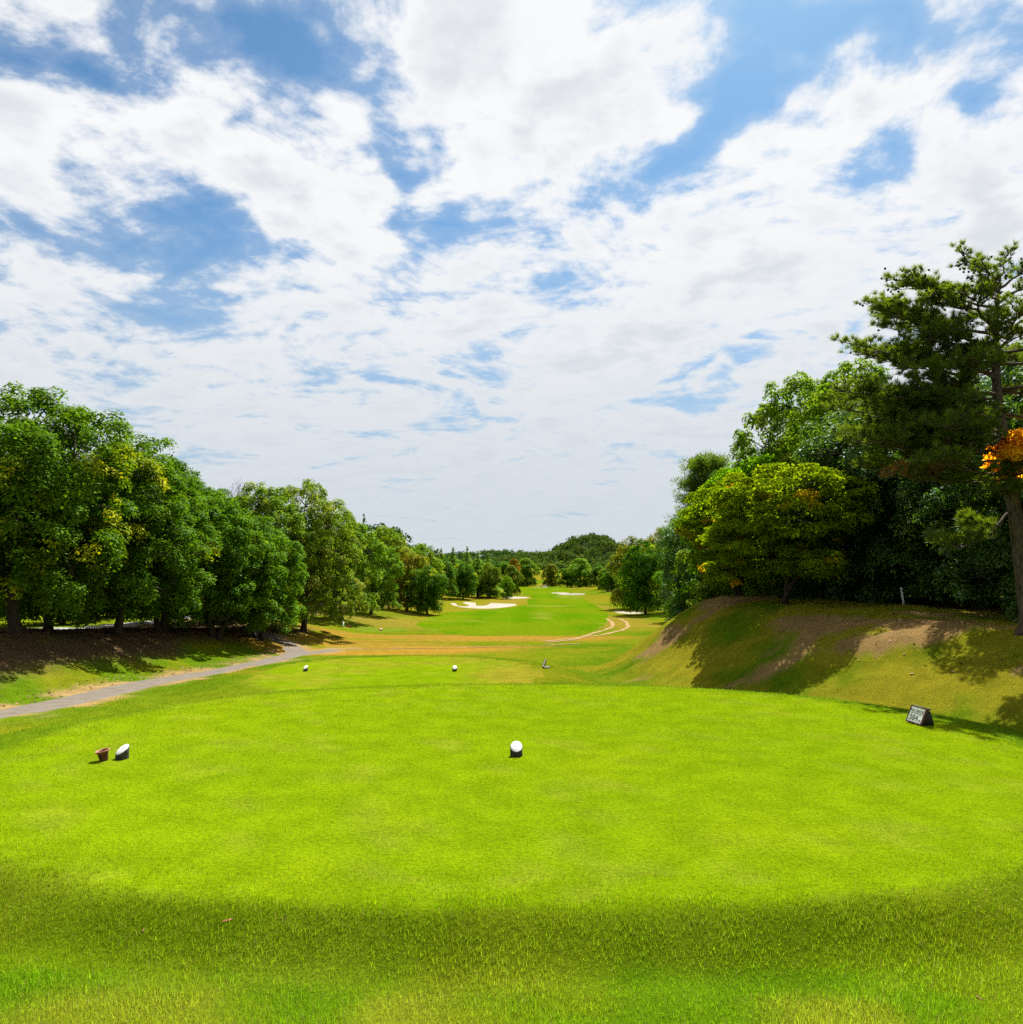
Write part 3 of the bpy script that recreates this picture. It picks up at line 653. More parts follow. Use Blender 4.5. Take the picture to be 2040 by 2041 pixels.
def near_z(x, y): return float(ground_z(np.array([x]), np.array([y]))[0])
def tree(name, key, x, y, H, Rr, label, group=None, col=(1, 1, 1), rot=0.0, cat='tree', tilt=(0, 0)):
    tm, cm, h0, r0 = ARCH[key]
    e = link(name, None, loc=(x, y, near_z(x, y)-.03)); e.empty_display_size = .3
    s = Rr/r0
    e.scale = (s, s, H/h0); e.rotation_euler = (tilt[0], tilt[1], rot)
    a = link('trunk', tm, e); b = link('crown', cm, e)
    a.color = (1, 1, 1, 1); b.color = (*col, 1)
    tag(e, label, cat, group)
    return e
GL, GR, GF = 'trees along the left bank', 'trees on the right hand bank', 'far trees round the end of the hole'
TREES = [
 # --- left belt, near to far
 ('broadleaf_tree', 'bay_flush', -17.0, 25.4, 8.5, 4.4, 'tall broadleaf tree with yellow new leaves at the left edge of the picture', GL, (1, 1, 1), -.35),
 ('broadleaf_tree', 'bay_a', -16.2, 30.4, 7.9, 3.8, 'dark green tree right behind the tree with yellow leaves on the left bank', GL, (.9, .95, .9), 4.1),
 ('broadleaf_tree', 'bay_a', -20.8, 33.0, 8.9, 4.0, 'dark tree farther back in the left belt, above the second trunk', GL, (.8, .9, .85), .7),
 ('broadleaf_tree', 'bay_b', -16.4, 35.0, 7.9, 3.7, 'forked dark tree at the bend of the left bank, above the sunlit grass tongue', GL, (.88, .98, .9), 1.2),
 ('broadleaf_tree', 'bay_b', -15.0, 37.2, 6.9, 3.1, 'lower bright green tree leaning over the end of the cart path bend', GL, (1.1, 1.15, 1.1), 3.3),
 ('broadleaf_tree', 'bay_a', -19.6, 42.0, 8.7, 4.0, 'dark round crown showing on the skyline left of the bare twigs', GL, (.75, .88, .8), 5.2),
 ('broadleaf_tree', 'bay_b', -13.8, 40.2, 6.6, 2.9, 'narrow green tree standing just left of where the cart path vanishes', GL, (1.0, 1.1, 1.0), 5.9),
 ('broadleaf_tree', 'oak_b', -15.4, 44.4, 8.8, 3.6, 'olive green tree on a thick dark trunk in the middle of the left belt', GL, (.92, 1, .95), .4),
 ('broadleaf_tree', 'oak_a', -13.7, 48.4, 9.9, 4.3, 'largest pale green domed tree of the left belt', GL, (1, 1, 1), 1.9),
 ('broadleaf_tree', 'bay_a', -21.5, 52.0, 9.0, 4.2, 'dark tree hidden behind the pale green domed tree', GL, (.8, .9, .8), 2.9),
 ('broadleaf_tree', 'oak_b', -14.6, 63.0, 9.2, 3.8, 'mid green tree next beyond the pale green domed tree', GL, (.92, 1.05, .8), 2.5),
 ('broadleaf_tree', 'oak_b', -14.6, 76.5, 7.8, 3.4, 'mid green tree just left of the orange brown tree', GL, (.85, 1.05, .75), 4.5),
 ('conifer_tree', 'spire_a', -22.0, 74.0, 11.8, 1.7, 'dark pointed conifer poking over the left belt, nearest of those tips', GL, (1, 1, 1), 0),
 ('conifer_tree', 'spire_b', -19.4, 77.0, 11.6, 1.4, 'slim conifer tip beside the nearest conifer tip of the left belt', GL, (1.1, 1.1, 1), 1),
 ('conifer_tree', 'spire_a', -17.8, 88.0, 11.6, 1.7, 'bushy conifer tip left of the dark hillside notch', GL, (.9, 1, .9), 2),
 ('broadleaf_tree', 'wood_b', -12.9, 91.0, 7.4, 2.9, 'orange brown tree in the left belt', GL, (1.35, .92, .6), 1.0),
 ('broadleaf_tree', 'wood_b', -18.5, 106.0, 10.4, 4.4, 'yellow green tree rising behind the orange brown tree', GL, (1.05, 1.08, .7), 2.0),
 ('broadleaf_tree', 'wood_a', -10.0, 87.6, 5.6, 2.6, 'small dark tree on several thin stems in front of the left bunker', GL, (.85, .95, .9), 2.7),
 ('broadleaf_tree', 'wood_b', -15.4, 122.0, 8.9, 3.9, 'light green tree above the small dark tree on thin stems', GL, (1.0, 1.08, .7), 3.1),
 ('broadleaf_tree', 'wood_a', -13.2, 138.0, 7.2, 3.3, 'dark tree at the left end of the large white bunker', GL, (.85, .95, .9), 4.0),
 ('broadleaf_tree', 'wood_a', -9.6, 144.0, 7.0, 3.0, 'dark tree behind the middle of the large white bunker', GL, (.8, .95, .85), 5.0),
 ('conifer_tree', 'spire_a', -14.6, 152.0, 9.7, 2.9, 'leftmost of the dark conifers behind the large white bunker', GL, (1.7, 1.65, 1.0), .5),
 ('conifer_tree', 'spire_b', -12.3, 154.0, 10.3, 2.6, 'second dark conifer from the left behind the large white bunker', GL, (1.7, 1.65, 1.0), 1.5),
 ('conifer_tree', 'spire_a', -9.4, 155.0, 10.9, 3.0, 'tallest of the dark conifers behind the large white bunker', GL, (1.7, 1.65, 1.0), 2.5),
 ('conifer_tree', 'spire_b', -7.2, 156.0, 10.1, 2.5, 'second dark conifer from the right behind the large white bunker', GL, (1.7, 1.65, 1.0), 3.5),
 ('conifer_tree', 'spire_a', -5.0, 158.0, 9.5, 2.7, 'rightmost of the dark conifers behind the large white bunker', GL, (1.7, 1.65, 1.0), 4.5),
 ('broadleaf_tree', 'wood_b', -4.6, 153.0, 7.0, 2.6, 'olive brown tree left of the small lone tree by the second bunker', GL, (.85, .85, .5), .8),
 ('broadleaf_tree', 'wood_b', -1.0, 149.6, 4.6, 1.55, 'small lone bright green tree at the left end of the second bunker', None, (1.0, 1.25, .6), 1.8),
 ('broadleaf_tree', 'far_b', .2, 172.0, 6.6, 2.1, 'grey brown tree behind the small lone bright tree', None, (.8, .72, .5), 2.8),
 ('broadleaf_tree', 'wood_a', -31.0, 33.0, 7.5, 3.9, 'tree beyond the service road, seen left of the first trunk of the left belt', 'trees beyond the service road', (.8, .9, .8), 0.3),
 ('broadleaf_tree', 'wood_a', -30.0, 42.0, 7.5, 3.9, 'tree beyond the service road, seen between the first two trunks of the left belt', 'trees beyond the service road', (.8, .9, .8), 1.3),
 ('broadleaf_tree', 'wood_a', -31.0, 51.0, 7.5, 3.9, 'tree beyond the service road, seen right of the second trunk of the left belt', 'trees beyond the service road', (.8, .9, .8), 2.3),
 ('broadleaf_tree', 'wood_a', -31.5, 61.0, 7.5, 3.9, 'tree beyond the service road, behind the forked dark tree', 'trees beyond the service road', (.8, .9, .8), 3.3),
 ('broadleaf_tree', 'wood_a', -30.5, 72.0, 7.5, 3.9, 'tree beyond the service road, behind the olive green tree', 'trees beyond the service road', (.8, .9, .8), 4.3),
 ('broadleaf_tree', 'wood_a', -29.0, 86.0, 7.5, 3.9, 'farthest tree beyond the service road, behind the left belt', 'trees beyond the service road', (.8, .9, .8), 5.3),
 # --- round the green
 ('broadleaf_tree', 'far_a', -10.0, 205.0, 8.6, 4.6, 'dark far tree left of the reddish tree at the end of the hole', GF, (1, 1, 1), 0),
 ('broadleaf_tree', 'far_b', .8, 240.0, 8.8, 2.6, 'small reddish tree at the end of the hole', GF, (1.4, .6, .45), 1),
 ('broadleaf_tree', 'far_a', -3.0, 232.0, 8.0, 4.2, 'dark far tree below the reddish tree', GF, (.9, 1, .9), 2),
 ('broadleaf_tree', 'far_b', 5.2, 246.0, 9.2, 3.8, 'pale far tree right of the reddish tree', GF, (.9, 1.05, .7), 3),
 ('broadleaf_tree', 'far_a', 2.6, 256.0, 7.8, 4.0, 'dark far tree left of the far path', GF, (.8, .9, .85), 4),
 ('broadleaf_tree', 'far_b', 14.0, 262.0, 7.6, 3.0, 'brown far tree beside the far path', GF, (1.0, .8, .5), 5),
 ('broadleaf_tree', 'far_a', 18.6, 245.0, 6.6, 3.4, 'dark low far tree between the brown tree and the tall bright tree', GF, (.8, .95, .8), 1),
 ('broadleaf_tree', 'far_b', 22.4, 240.0, 9.0, 4.4, 'tallest bright green tree at the end of the hole', GF, (.9, 1.15, .55), .6),
 ('broadleaf_tree', 'far_a', 27.5, 234.0, 6.4, 3.2, 'dark far tree right of the tallest bright one', GF, (.9, 1, .9), 2.2),
 ('broadleaf_tree', 'far_b', 26.5, 205.0, 5.4, 2.8, 'low olive tree behind the grey bunker', GF, (.85, 1, .65), 3.2),
 ('broadleaf_tree', 'far_a', 25.0, 182.0, 5.4, 2.8, 'low dark tree right of the grey bunker', GF, (1, 1.1, .9), 4.2),
 ('broadleaf_tree', 'far_b', 25.5, 160.0, 5.6, 2.8, 'low pale tree half way along the right side of the fairway', GF, (.8, 1, .75), 5.2),
 ('broadleaf_tree', 'far_a', 24.0, 138.0, 5.6, 2.8, 'low dark tree left of the dark tree by the right bunker', GF, (.9, 1, .95), .3),
 # --- right side
 ('broadleaf_tree', 'wood_a', 16.2, 88.5, 8.6, 3.2, 'dark glossy tree overhanging the right bunker', GR, (.8, 1, .95), 1.3),
 ('broadleaf_tree', 'wood_b', 16.8, 103.0, 9.6, 3.2, 'olive brown tree behind the dark tree of the right bunker', GR, (1.1, .82, .5), 2.3),
 ('broadleaf_tree', 'wood_b', 20.0, 100.0, 10.2, 3.0, 'brownish tree top right of the olive brown tree', GR, (1.15, .78, .55), 3.3),
 ('broadleaf_tree', 'wood_a', 21.5, 84.0, 9.2, 3.6, 'dark tree between the right bunker and the grassy mound', GR, (.85, 1, .9), 4.3),
 ('broadleaf_tree', 'wood_a', 16.4, 71.0, 5.6, 2.6, 'round bush like tree at the foot of the right wood', GR, (1.0, 1.15, .8), 5.3),
 ('broadleaf_tree', 'wood_a', 15.5, 58.0, 9.2, 3.3, 'dark tree at the left end of the right wood', GR, (.95, 1.1, .85), .9),
 ('broadleaf_tree', 'camphor', 12.2, 44.5, 9.0, 3.4, 'dark tree behind the crest of the grassy mound', GR, (.95, 1.05, .8), 1.9),
 ('pine_tree', 'far_pine', 13.8, 51.5, 12.4, 3.0, 'dark pine standing above the left end of the right wood', GR, (.8, .95, .95), 2.4),
 ('maple_tree', 'maple', 12.2, 32.6, 7.2, 3.3, 'green maple behind the crest, right of the yellowing maple', GR, (.62, .95, .9), .4),
 ('maple_tree', 'maple', 9.2, 25.4, 5.3, 2.95, 'yellowing maple with orange branch tips on the bank', GR, (1, 1, 1), 2.75),
 ('maple_tree', 'maple', 9.9, 30.8, 5.6, 2.8, 'yellow green maple behind the yellowing maple', GR, (.9, 1.0, .9), 5.0),
 ('broadleaf_tree', 'oak_b', 13.6, 34.0, 10.8, 3.5, 'pale green tree rising above the maples', GR, (1.05, 1.15, .7), 3.4),
 ('broadleaf_tree', 'oak_b', 14.4, 30.4, 9.9, 3.2, 'pale green tree beside the low branches of the pine', GR, (1.0, 1.12, .7), 4.4),
 ('broadleaf_tree', 'camphor', 17.0, 36.0, 11.2, 3.8, 'dark tree deep in the wood behind the pale green trees', GR, (.9, 1.05, .8), 5.4),
 ('broadleaf_tree', 'sparse', 16.8, 38.5, 12.9, 2.0, 'thin see through tree top on the skyline left of the pine', GR, (1, 1, .9), .2),
 ('broadleaf_tree', 'camphor', 13.6, 26.4, 7.6, 3.1, 'dark glossy tree with hanging foliage left of the pine', GR, (.95, 1, 1), 1.4),
 ('broadleaf_tree', 'camphor', 14.6, 20.9, 7.6, 3.1, 'dark glossy tree right behind the pine trunk', GR, (.9, 1, 1), 2.4),
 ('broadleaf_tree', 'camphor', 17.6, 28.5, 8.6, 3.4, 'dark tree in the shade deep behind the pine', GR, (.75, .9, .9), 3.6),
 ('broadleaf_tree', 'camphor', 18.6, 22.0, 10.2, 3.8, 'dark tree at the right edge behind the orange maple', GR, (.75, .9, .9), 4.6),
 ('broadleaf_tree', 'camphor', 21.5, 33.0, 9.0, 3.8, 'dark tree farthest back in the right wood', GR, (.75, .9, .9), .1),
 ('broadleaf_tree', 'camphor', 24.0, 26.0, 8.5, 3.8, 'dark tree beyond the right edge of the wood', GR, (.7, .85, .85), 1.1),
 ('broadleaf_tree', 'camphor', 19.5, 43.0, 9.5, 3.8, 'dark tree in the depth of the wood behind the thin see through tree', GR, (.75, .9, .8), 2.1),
 ('broadleaf_tree', 'camphor', 14.4, 39.5, 8.0, 3.2, 'dark tree between the maples and the crest of the mound', GR, (.85, 1, .8), 3.1),
 ('broadleaf_tree', 'oak_b', 11.4, 36.5, 8.2, 3.1, 'mid green tree behind and left of the yellowing maple', GR, (.8, 1.0, .7), 1.7),
 ('maple_tree', 'redmaple', 12.55, 15.9, 4.95, 1.65, 'orange maple at the right edge of the picture', None, (1, 1, 1), .8),
 ('shrub', 'shrub', 11.6, 28.0, 1.8, 1.6, 'dark shrub under the yellowing maple', 'shrubs under the right wood', (.8, 1, .9), .5),
 ('shrub', 'shrub', 14.0, 27.6, 2.4, 2.0, 'dark shrub behind the white stake', 'shrubs under the right wood', (.6, .8, .8), 1.5),
 ('shrub', 'shrub', 16.2, 25.0, 2.4, 2.0, 'dark shrub between the white stake and the pine trunk', 'shrubs under the right wood', (.6, .8, .8), 2.5),
 ('shrub', 'shrub', 17.6, 21.4, 2.2, 1.9, 'dark shrub at the right edge beyond the pine trunk', 'shrubs under the right wood', (.6, .8, .8), 3.5),
 ('shrub', 'shrub', 12.8, 31.2, 2.2, 1.9, 'dark shrub behind the trunk of the yellowing maple', 'shrubs under the right wood', (.6, .8, .8), 4.5),
]
# the far pine: flat layered pads on a bare stem
def pine_pads(key, seed, H, R0):
    rng = np.random.default_rng(seed); A = Acc()
    A.tube(curve((0, 0, -.3), (.3, 0, H*.97), (.3, 0, 0), 9, rng, .02), np.linspace(.22, .03, 9), 8)
    P = []; N = []; X = []; T = []
    for i in range(64):
        z = H*(.45+.55*(i/64)**.9); f = 1-(z/H-.45)/.62; an = i*2.4+rng.normal(0, .3); rr = R0*rng.uniform(.45, 1.0)*(f*.8+.25)
        tip = np.array([math.cos(an)*rr, math.sin(an)*rr, z+rng.uniform(-.1, .5)]); st = np.array([.1, 0, z-.3])
        A.tube([tuple(st), tuple((st+tip)/2+np.array([0, 0, -.1])), tuple(tip)], [.05, .035, .01], 4)
        for j in range(13):
            c = tip+rng.normal(0, 1, 3)*np.array([.5, .5, .16]); n = 46
            d = sph(rng, n); P.append(c+d*rng.uniform(.05, .34, (n, 1))); N.append(sph(rng, n)+np.array([0, 0, .4])); X.append(d+np.array([0, 0, .6])); T.append(np.clip(rng.uniform(0, .5)+rng.uniform(0, .5, n), 0, 1))
    P = np.concatenate(P); N = np.concatenate(N); X = np.concatenate(X); T = np.concatenate(T); m = len(P)
    V, F = leaves(P, N, X, .3*rng.uniform(.6, 1.3, m), .05*rng.uniform(.7, 1.3, m), rng, .1)
    ARCH[key] = (A.mesh('trunk_'+key, M['pinebark']), mesh_np('crown_'+key, V, F, M['needle'], {'tint': np.repeat(T, 4), 'flush': np.zeros(4*m)}), H, R0)
pine_pads('far_pine', 101, 13.0, 3.6)
for (nm, key, x, y, H, Rr, lab, grp, col, rot) in TREES:
    tree(nm, key, x, y, H, Rr, lab, grp, col, rot, 'shrub' if nm == 'shrub' else 'tree')

# --- bare dead tree whose twigs show over the left belt
def dead_tree(x, y, H):
    rng = np.random.default_rng(7); A = Acc()
    def grow(p, d, L, r, lev):
        q = p+d*L; A.tube(curve(p, q, rng.normal(0, .06*L, 3), 5, rng, .03), np.linspace(r, r*.55, 5), 5)
        if lev == 0: return
        for k in range(4 if lev > 1 else 3):
            nd = unit(d*1.0+rng.normal(0, .55, 3)+np.array([0, 0, .25])); t = rng.uniform(.45, 1.0)
            grow(p+d*L*t, nd, L*rng.uniform(.5, .72), r*.5, lev-1)
    grow(np.array([0, 0, -.2]), np.array([0, 0, 1.0]), H*.5, .12, 4)
    e = link('dead_tree', None, loc=(x, y, near_z(x, y)))
    t = link('trunk', A.mesh('dead_trunk', M['bark']), e)
    tag(e, 'leafless dead tree whose twigs stick out above the left belt', 'tree')
dead_tree(-18.6, 49.0, 9.6)

# --- the pine on the right bank: stem, limbs with needle tufts, cones, one dead limb
def big_pine(x, y):
    rng = np.random.default_rng(5); A = Acc(); H = 9.6
    sx = [.0, -.03, -.10, -.22, -.40, -.52, -.50, -.42, -.30]; szz = [-.2, .5, 1.6, 3.0, 4.4, 5.8, 7.0, 8.2, 9.3]
    S = np.array([(a, .04*math.sin(b), b) for a, b in zip(sx, szz)])
    A.tube(S, [.27, .185, .16, .148, .135, .112, .085, .055, .02], 12)
    for k in range(6):
        a = k*1.05; A.tube([(0, 0, .25), (.18*math.cos(a), .18*math.sin(a), .08), (.42*math.cos(a), .42*math.sin(a), -.1)], [.12, .09, .03], 6)
    def stem(z): return np.array([np.interp(z, S[:, 2], S[:, 0]), np.interp(z, S[:, 2], S[:, 1]), z])
    tufts = []; cones = []; dead = []
    def limb(z, an, L, rise, r, dens=1.0, cone=0.0, isdead=False):
        L *= .87; a = stem(z); d = np.array([math.cos(an), math.sin(an), 0])
        b = a+d*L+np.array([0, 0, rise])
        P = curve(a, b, (rng.normal(0, .06*L), rng.normal(0, .06*L), -.10*L), 9, rng, .035)
        A.tube(P, np.linspace(r, .012, 9), 6)
        nsub = int(L*7.4)
        for s in range(nsub):
            q = rng.uniform(.30, 1.0); p = np.array([np.interp(q, np.linspace(0, 1, 9), P[:, c]) for c in range(3)])
            a2 = an+rng.choice([-1, 1])*rng.uniform(.4, 1.2); l2 = L*rng.uniform(.14, .36)*(1.25-.6*q)
            e = p+np.array([math.cos(a2)*l2, math.sin(a2)*l2, rng.uniform(-.05, .32)*l2+.08])
            Q = curve(p, e, (0, 0, -.04), 5, rng, .05); A.tube(Q, np.linspace(.018, .005, 5), 4)
            for j in range(max(4, int(l2*19*dens))):
                t = rng.uniform(.25, 1.0); c = np.array([np.interp(t, np.linspace(0, 1, 5), Q[:, i]) for i in range(3)])
                tip = c+np.array([rng.normal(0, .10), rng.normal(0, .10), rng.uniform(-.01, .17)])
                (dead if isdead else tufts).append((tip, unit(tip-p+np.array([0, 0, .22]))))
                A.tube([tuple(c), tuple(tip)], [.006, .004], 3)
            if rng.uniform() < cone:
                for j in range(rng.integers(2, 5)): cones.append(Q[-1]+rng.normal(0, .09, 3))
        (dead if isdead else tufts).append((P[-1], unit(P[-1]-P[-2])))
    W = math.pi
    # limbs: height, direction, length, rise
    for z, an, L, rise, cone in [
        (5.0, W+.10, 3.3, .15, .10), (5.4, W+.75, 2.6, .1, .1), (4.9, W-.6, 2.6, .1, .1), (5.6, .2, 2.4, .1, .1),
        (5.9, W-.05, 4.3, .35, .35), (6.1, W+.5, 3.2, .3, .2), (6.0, W-.8, 2.9, .2, .1), (6.3, .5, 2.6, .2, .1), (6.2, -.6, 2.6, .3, .1),
        (6.6, W+.05, 3.6, .75, .3), (6.8, W+.45, 3.0, .6, .2), (6.9, W-.4, 3.1, .5, .2), (7.0, W-1.1, 2.6, .5, .1), (7.0, W+1.2, 2.6, .5, .2), (6.9, .1, 2.6, .6, .2), (7.2, -.8, 2.3, .5, .2), (7.1, .9, 2.4, .5, .2),
        (7.4, W+.1, 2.9, 1.0, .5), (7.6, W+.7, 2.3, .8, .5), (7.7, W-.5, 2.5, .9, .5), (7.8, .3, 2.2, .9, .5), (7.9, -.7, 2.0, .8, .4),
        (8.1, W+.05, 2.2, 1.1, .9), (8.3, W+.8, 1.7, .9, .9), (8.4, W-.7, 1.7, 1.0, .9), (8.5, .2, 1.6, 1.0, .9), (8.6, 1.2, 1.4, .9, .8),
        (7.2, W+.25, 3.4, .9, .7), (7.9, W+.15, 2.7, 1.2, .9), (8.8, W+.2, 1.2, 1.0, 1.0), (8.9, -.4, 1.1, .9, 1.0), (9.0, W-.3, .9, 1.1, 1.0), (9.1, .8, .7, .9, 1.0)]:
        limb(z, an, L, rise, .026+.009*L, 1.0 if z < 8 else .55, cone)
    for z, an, L in ((4.4, W-.2, 2.4), (4.6, W+.45, 2.5), (5.2, W+.3, 3.0), (5.5, W-.25, 3.2), (5.8, W+.25, 3.6), (6.5, W+.8, 2.6), (7.3, W-.1, 2.6)): limb(z, an, L, .1, .035, .75, .08)
    for z, an, L in ((3.9, W+.1, 3.0), (4.1, W+.5, 3.2), (4.3, W-.35, 3.4), (4.7, W+.15, 4.0), (4.9, W+.65, 3.4), (5.0, W-.25, 3.8), (5.6, W+.05, 4.2), (5.1, W-.1, 4.0), (5.3, W-.5, 3.4)): limb(z, an, L, .05, .032, .6, .05)
    limb(3.1, W+.35, 2.2, -1.0, .04, 1.8); limb(3.5, W+.75, 1.1, .1, .035, 2.2); limb(3.6, W+.3, .9, .25, .03, 2.0); limb(3.9, W+1.25, 1.0, .25, .03, 2.0)
    limb(4.3, W+.2, 3.1, -.35, .035, .8, isdead=True)
    e = link('pine_tree', None, loc=(x, y, near_z(x, y)-.03)); e.scale = (1, 1, .91)
    link('trunk', A.mesh('trunk_big_pine', M['pinebark']), e)
    def needles(T, L, tint0, fl, name, per):
        c = np.array([a for a, _ in T]); ax = np.array([b for _, b in T]); own = np.repeat(np.arange(len(c)), per); m = len(own)
        d = unit(sph(rng, m)*.8+ax[own]*.75+np.array([0, 0, .25]))
        base = c[own]+rng.normal(0, .02, (m, 3)); s = unit(np.cross(d, sph(rng, m))); LL = L*rng.uniform(.65, 1.2, (m, 1)); w_ = .0075
        V = np.stack([base-s*w_, base+s*w_, base+d*LL], 1).reshape(-1, 3); F = np.arange(3*m).reshape(m, 3)
        tt = np.clip(rng.uniform(0, .5, len(c))[own]+rng.uniform(0, .5, m), 0, 1)
        return mesh_np(name, V, F, M['needle'], {'tint': np.repeat(tt, 3), 'flush': np.full(3*m, fl)})
    link('crown', needles(tufts, .15, 0, 0.0, 'crown_big_pine', 30), e)
    o = link('dead_needles', needles(dead, .10, 0, 1.0, 'dead_needles', 26), e); o['label'] = 'rust brown dead needles on a low limb'
    # cones
    bm = bmesh.new()
    for c in cones:
        mm = Matrix.Translation(Vector(c)) @ Matrix.Rotation(rng.uniform(0, 3), 4, 'X') @ Matrix.Diagonal((.030, .030, .042, 1))
        bmesh.ops.create_icosphere(bm, subdivisions=1, radius=1.0, matrix=mm)
    o = link('cones', bm_mesh('cones', bm, M['logbark']), e); o['kind'] = 'stuff'
    tag(e, 'tall red trunked pine with cones at the right edge of the picture', 'tree')
    return len(tufts), len(cones)
big_pine(11.9, 16.9)

# ---------------------------------------------------------------- hills behind the hole, covered in forest
def hill_forest(name, cx, cy, rx, ry, top, base, seed, n, crown, shoulder=None):
    rng = np.random.default_rng(seed)
    def hz(x, y):
        r = np.sqrt(((x-cx)/rx)**2+((y-cy)/ry)**2); z = base+(top-base)*np.exp(-(r*1.35)**2.2)
        if shoulder is not None:
            for sx, sy, sr, sh in shoulder: z = np.maximum(z, base+sh*np.exp(-(((x-sx)/sr)**2+((y-sy)/(sr*1.3))**2)))
        return z+(fbm(x/60, y/60, seed, 3)-.5)*.12*(top-base)
    th = np.linspace(0, 2*np.pi, 72, endpoint=False); rr = np.linspace(0, 2.0, 26)
    T, Q = np.meshgrid(th, rr); X = cx+rx*Q*np.cos(T); Y = cy+ry*Q*np.sin(T); Z = hz(X, Y)-1.0; Z[-1] = base-12
    idx = np.arange(T.size).reshape(T.shape); jn = np.roll(idx, -1, 1)
    F = np.stack([idx[:-1].ravel(), jn[:-1].ravel(), jn[1:].ravel(), idx[1:].ravel()], 1)
    colr = np.tile(np.array([[.05, .07, .03]]), (T.size, 1))
    tag(link(name, mesh_np(name, np.stack([X.ravel(), Y.ravel(), Z.ravel()], 1), F, M['ground'], smooth=True, cols=colr)), kind='structure')
    # crowns on the side that faces the hole
    px = cx+rx*rng.uniform(-1.7, 1.7, n); py = cy+ry*rng.uniform(-1.7, .45, n); pz = hz(px, py)
    R_ = crown*rng.uniform(.65, 1.4, n); per = 72; own = np.repeat(np.arange(n), per); m = len(own)
    d = sph(rng, m); d[:, 2] = np.abs(d[:, 2])*.9-.12; d = unit(d)
    lump = 1+.25*np.sin(d[:, 0]*5+own)*np.cos(d[:, 1]*4+own*1.7)
    pos = np.stack([px, py, pz+R_*.35], 1)[own]+d*(R_[own]*lump)[:, None]*np.array([1, 1, .95])
    nr = unit(d+rng.normal(0, .38, (m, 3))); s = R_[own]*.42*rng.uniform(.6, 1.3, m)
    Vv, Ff = leaves(pos, nr, rng.normal(0, 1, (m, 3)), s, s*.75, rng, .1)
    tint = np.clip(.7*rng.uniform(0, 1, n)[own]+.3*rng.uniform(0, 1, m), 0, 1); fl = (rng.uniform(0, 1, n) < .08).astype(float)[own]*.7
    o = link('hill_forest', mesh_np('hill_forest', Vv, Ff, M['hillleaf'], {'tint': np.repeat(tint, 4), 'flush': np.repeat(fl, 4)}))
    tag(o, kind='stuff'); return o
o = hill_forest('hill', 82, 760, 62, 90, 24.5, -6, 3, 900, 4.2, [(40, 790, 70, 12.0), (150, 770, 70, 17.5)])
tag(o, 'green forest on the rounded hill right of centre', 'forest')
o = hill_forest('hill', -20, 1150, 190, 120, 14.0, -6, 4, 700, 5.0); o.color = (.85, 1.0, 1.25, 1)  # blue tint paints haze onto the distant ridge
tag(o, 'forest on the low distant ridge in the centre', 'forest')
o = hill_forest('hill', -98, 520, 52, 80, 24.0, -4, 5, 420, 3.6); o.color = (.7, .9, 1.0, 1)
tag(o, 'dark forest on the hill above the left belt', 'forest')
# mountain far behind
mx = np.linspace(-900, 1500, 49); prof_m = 6+46*np.exp(-((mx-330)/260)**2)+30*np.exp(-((mx+300)/300)**2)+6*fbm(mx/90, mx*0, 8, 4)
Vm = np.concatenate([np.stack([mx, np.full(49, 4200.)+d, zf], 1) for d, zf in ((-500, np.full(49, -20.)), (0, prof_m), (500, np.full(49, -20.)))])
im = np.arange(147).reshape(3, 49)
tag(link('mountain', mesh_np('mountain', Vm, np.stack([im[:-1, :-1].ravel(), im[:-1, 1:].ravel(), im[1:, 1:].ravel(), im[1:, :-1].ravel()], 1), M['ground'], smooth=True, cols=np.tile([[.05, .08, .05]], (147, 1)))), kind='structure')

# ---------------------------------------------------------------- grass blades
def grass(name, n, xr, yr, dens_pow, hfun, wfun, colfun, keep, seed, lean=.45, zoff=0.0, label=None):
    rng = np.random.default_rng(seed)
    # more, finer blades close by; fewer, broader ones farther off
    u = rng.uniform(0, 1, n); a = 1-dens_pow
    y = (yr[0]**a+u*(yr[1]**a-yr[0]**a))**(1/a)
    x = rng.uniform(-1, 1, n)*(y*.80+xr)
    k = keep(x, y); x, y = x[k], y[k]; m = len(x)
    z = ground_z(x, y)+zoff
    h = hfun(x, y)*rng.uniform(.5, 1.35, m); wd = wfun(x, y)*rng.uniform(.7, 1.3, m)
    an = rng.uniform(0, 2*np.pi, m); ln = np.abs(rng.normal(0, lean, m)); la = rng.uniform(0, 2*np.pi, m)
    sx, sy = np.cos(an)*wd/2, np.sin(an)*wd/2
    tip = np.stack([x+h*np.sin(ln)*np.cos(la), y+h*np.sin(ln)*np.sin(la), z+h*np.cos(ln)], 1)
    V = np.stack([np.stack([x-sx, y-sy, z-.006], 1), np.stack([x+sx, y+sy, z-.006], 1), tip], 1).reshape(-1, 3)
    c = colfun(x, y)*np.clip(rng.normal(1.0, .36, (m, 1)), .3, 2.1)*np.stack([rng.normal(1, .12, m), np.ones(m), rng.normal(1, .15, m)], 1)
    straw = rng.uniform(0, 1, m) < .045
    c[straw] = np.array([.36, .31, .13])*rng.uniform(.7, 1.2, (straw.sum(), 1))
    o = link(name, mesh_np(name, V, np.arange(3*m).reshape(m, 3), M['blade'], cols=np.repeat(np.clip(c, .004, .8), 3, 0)))
    tag(o, label, 'grass', kind='stuff'); return o
def q1(x, y): return superq(x, y, TEE)
on_tee = lambda x, y: (q1(x, y)+.07*(vnoise(x*9, y*9, 77)-.5) < .985)
edge = lambda x, y: (q1(x, y)+.09*(vnoise(x*7, y*7, 78)-.5) >= .975) & (y < 16.0)
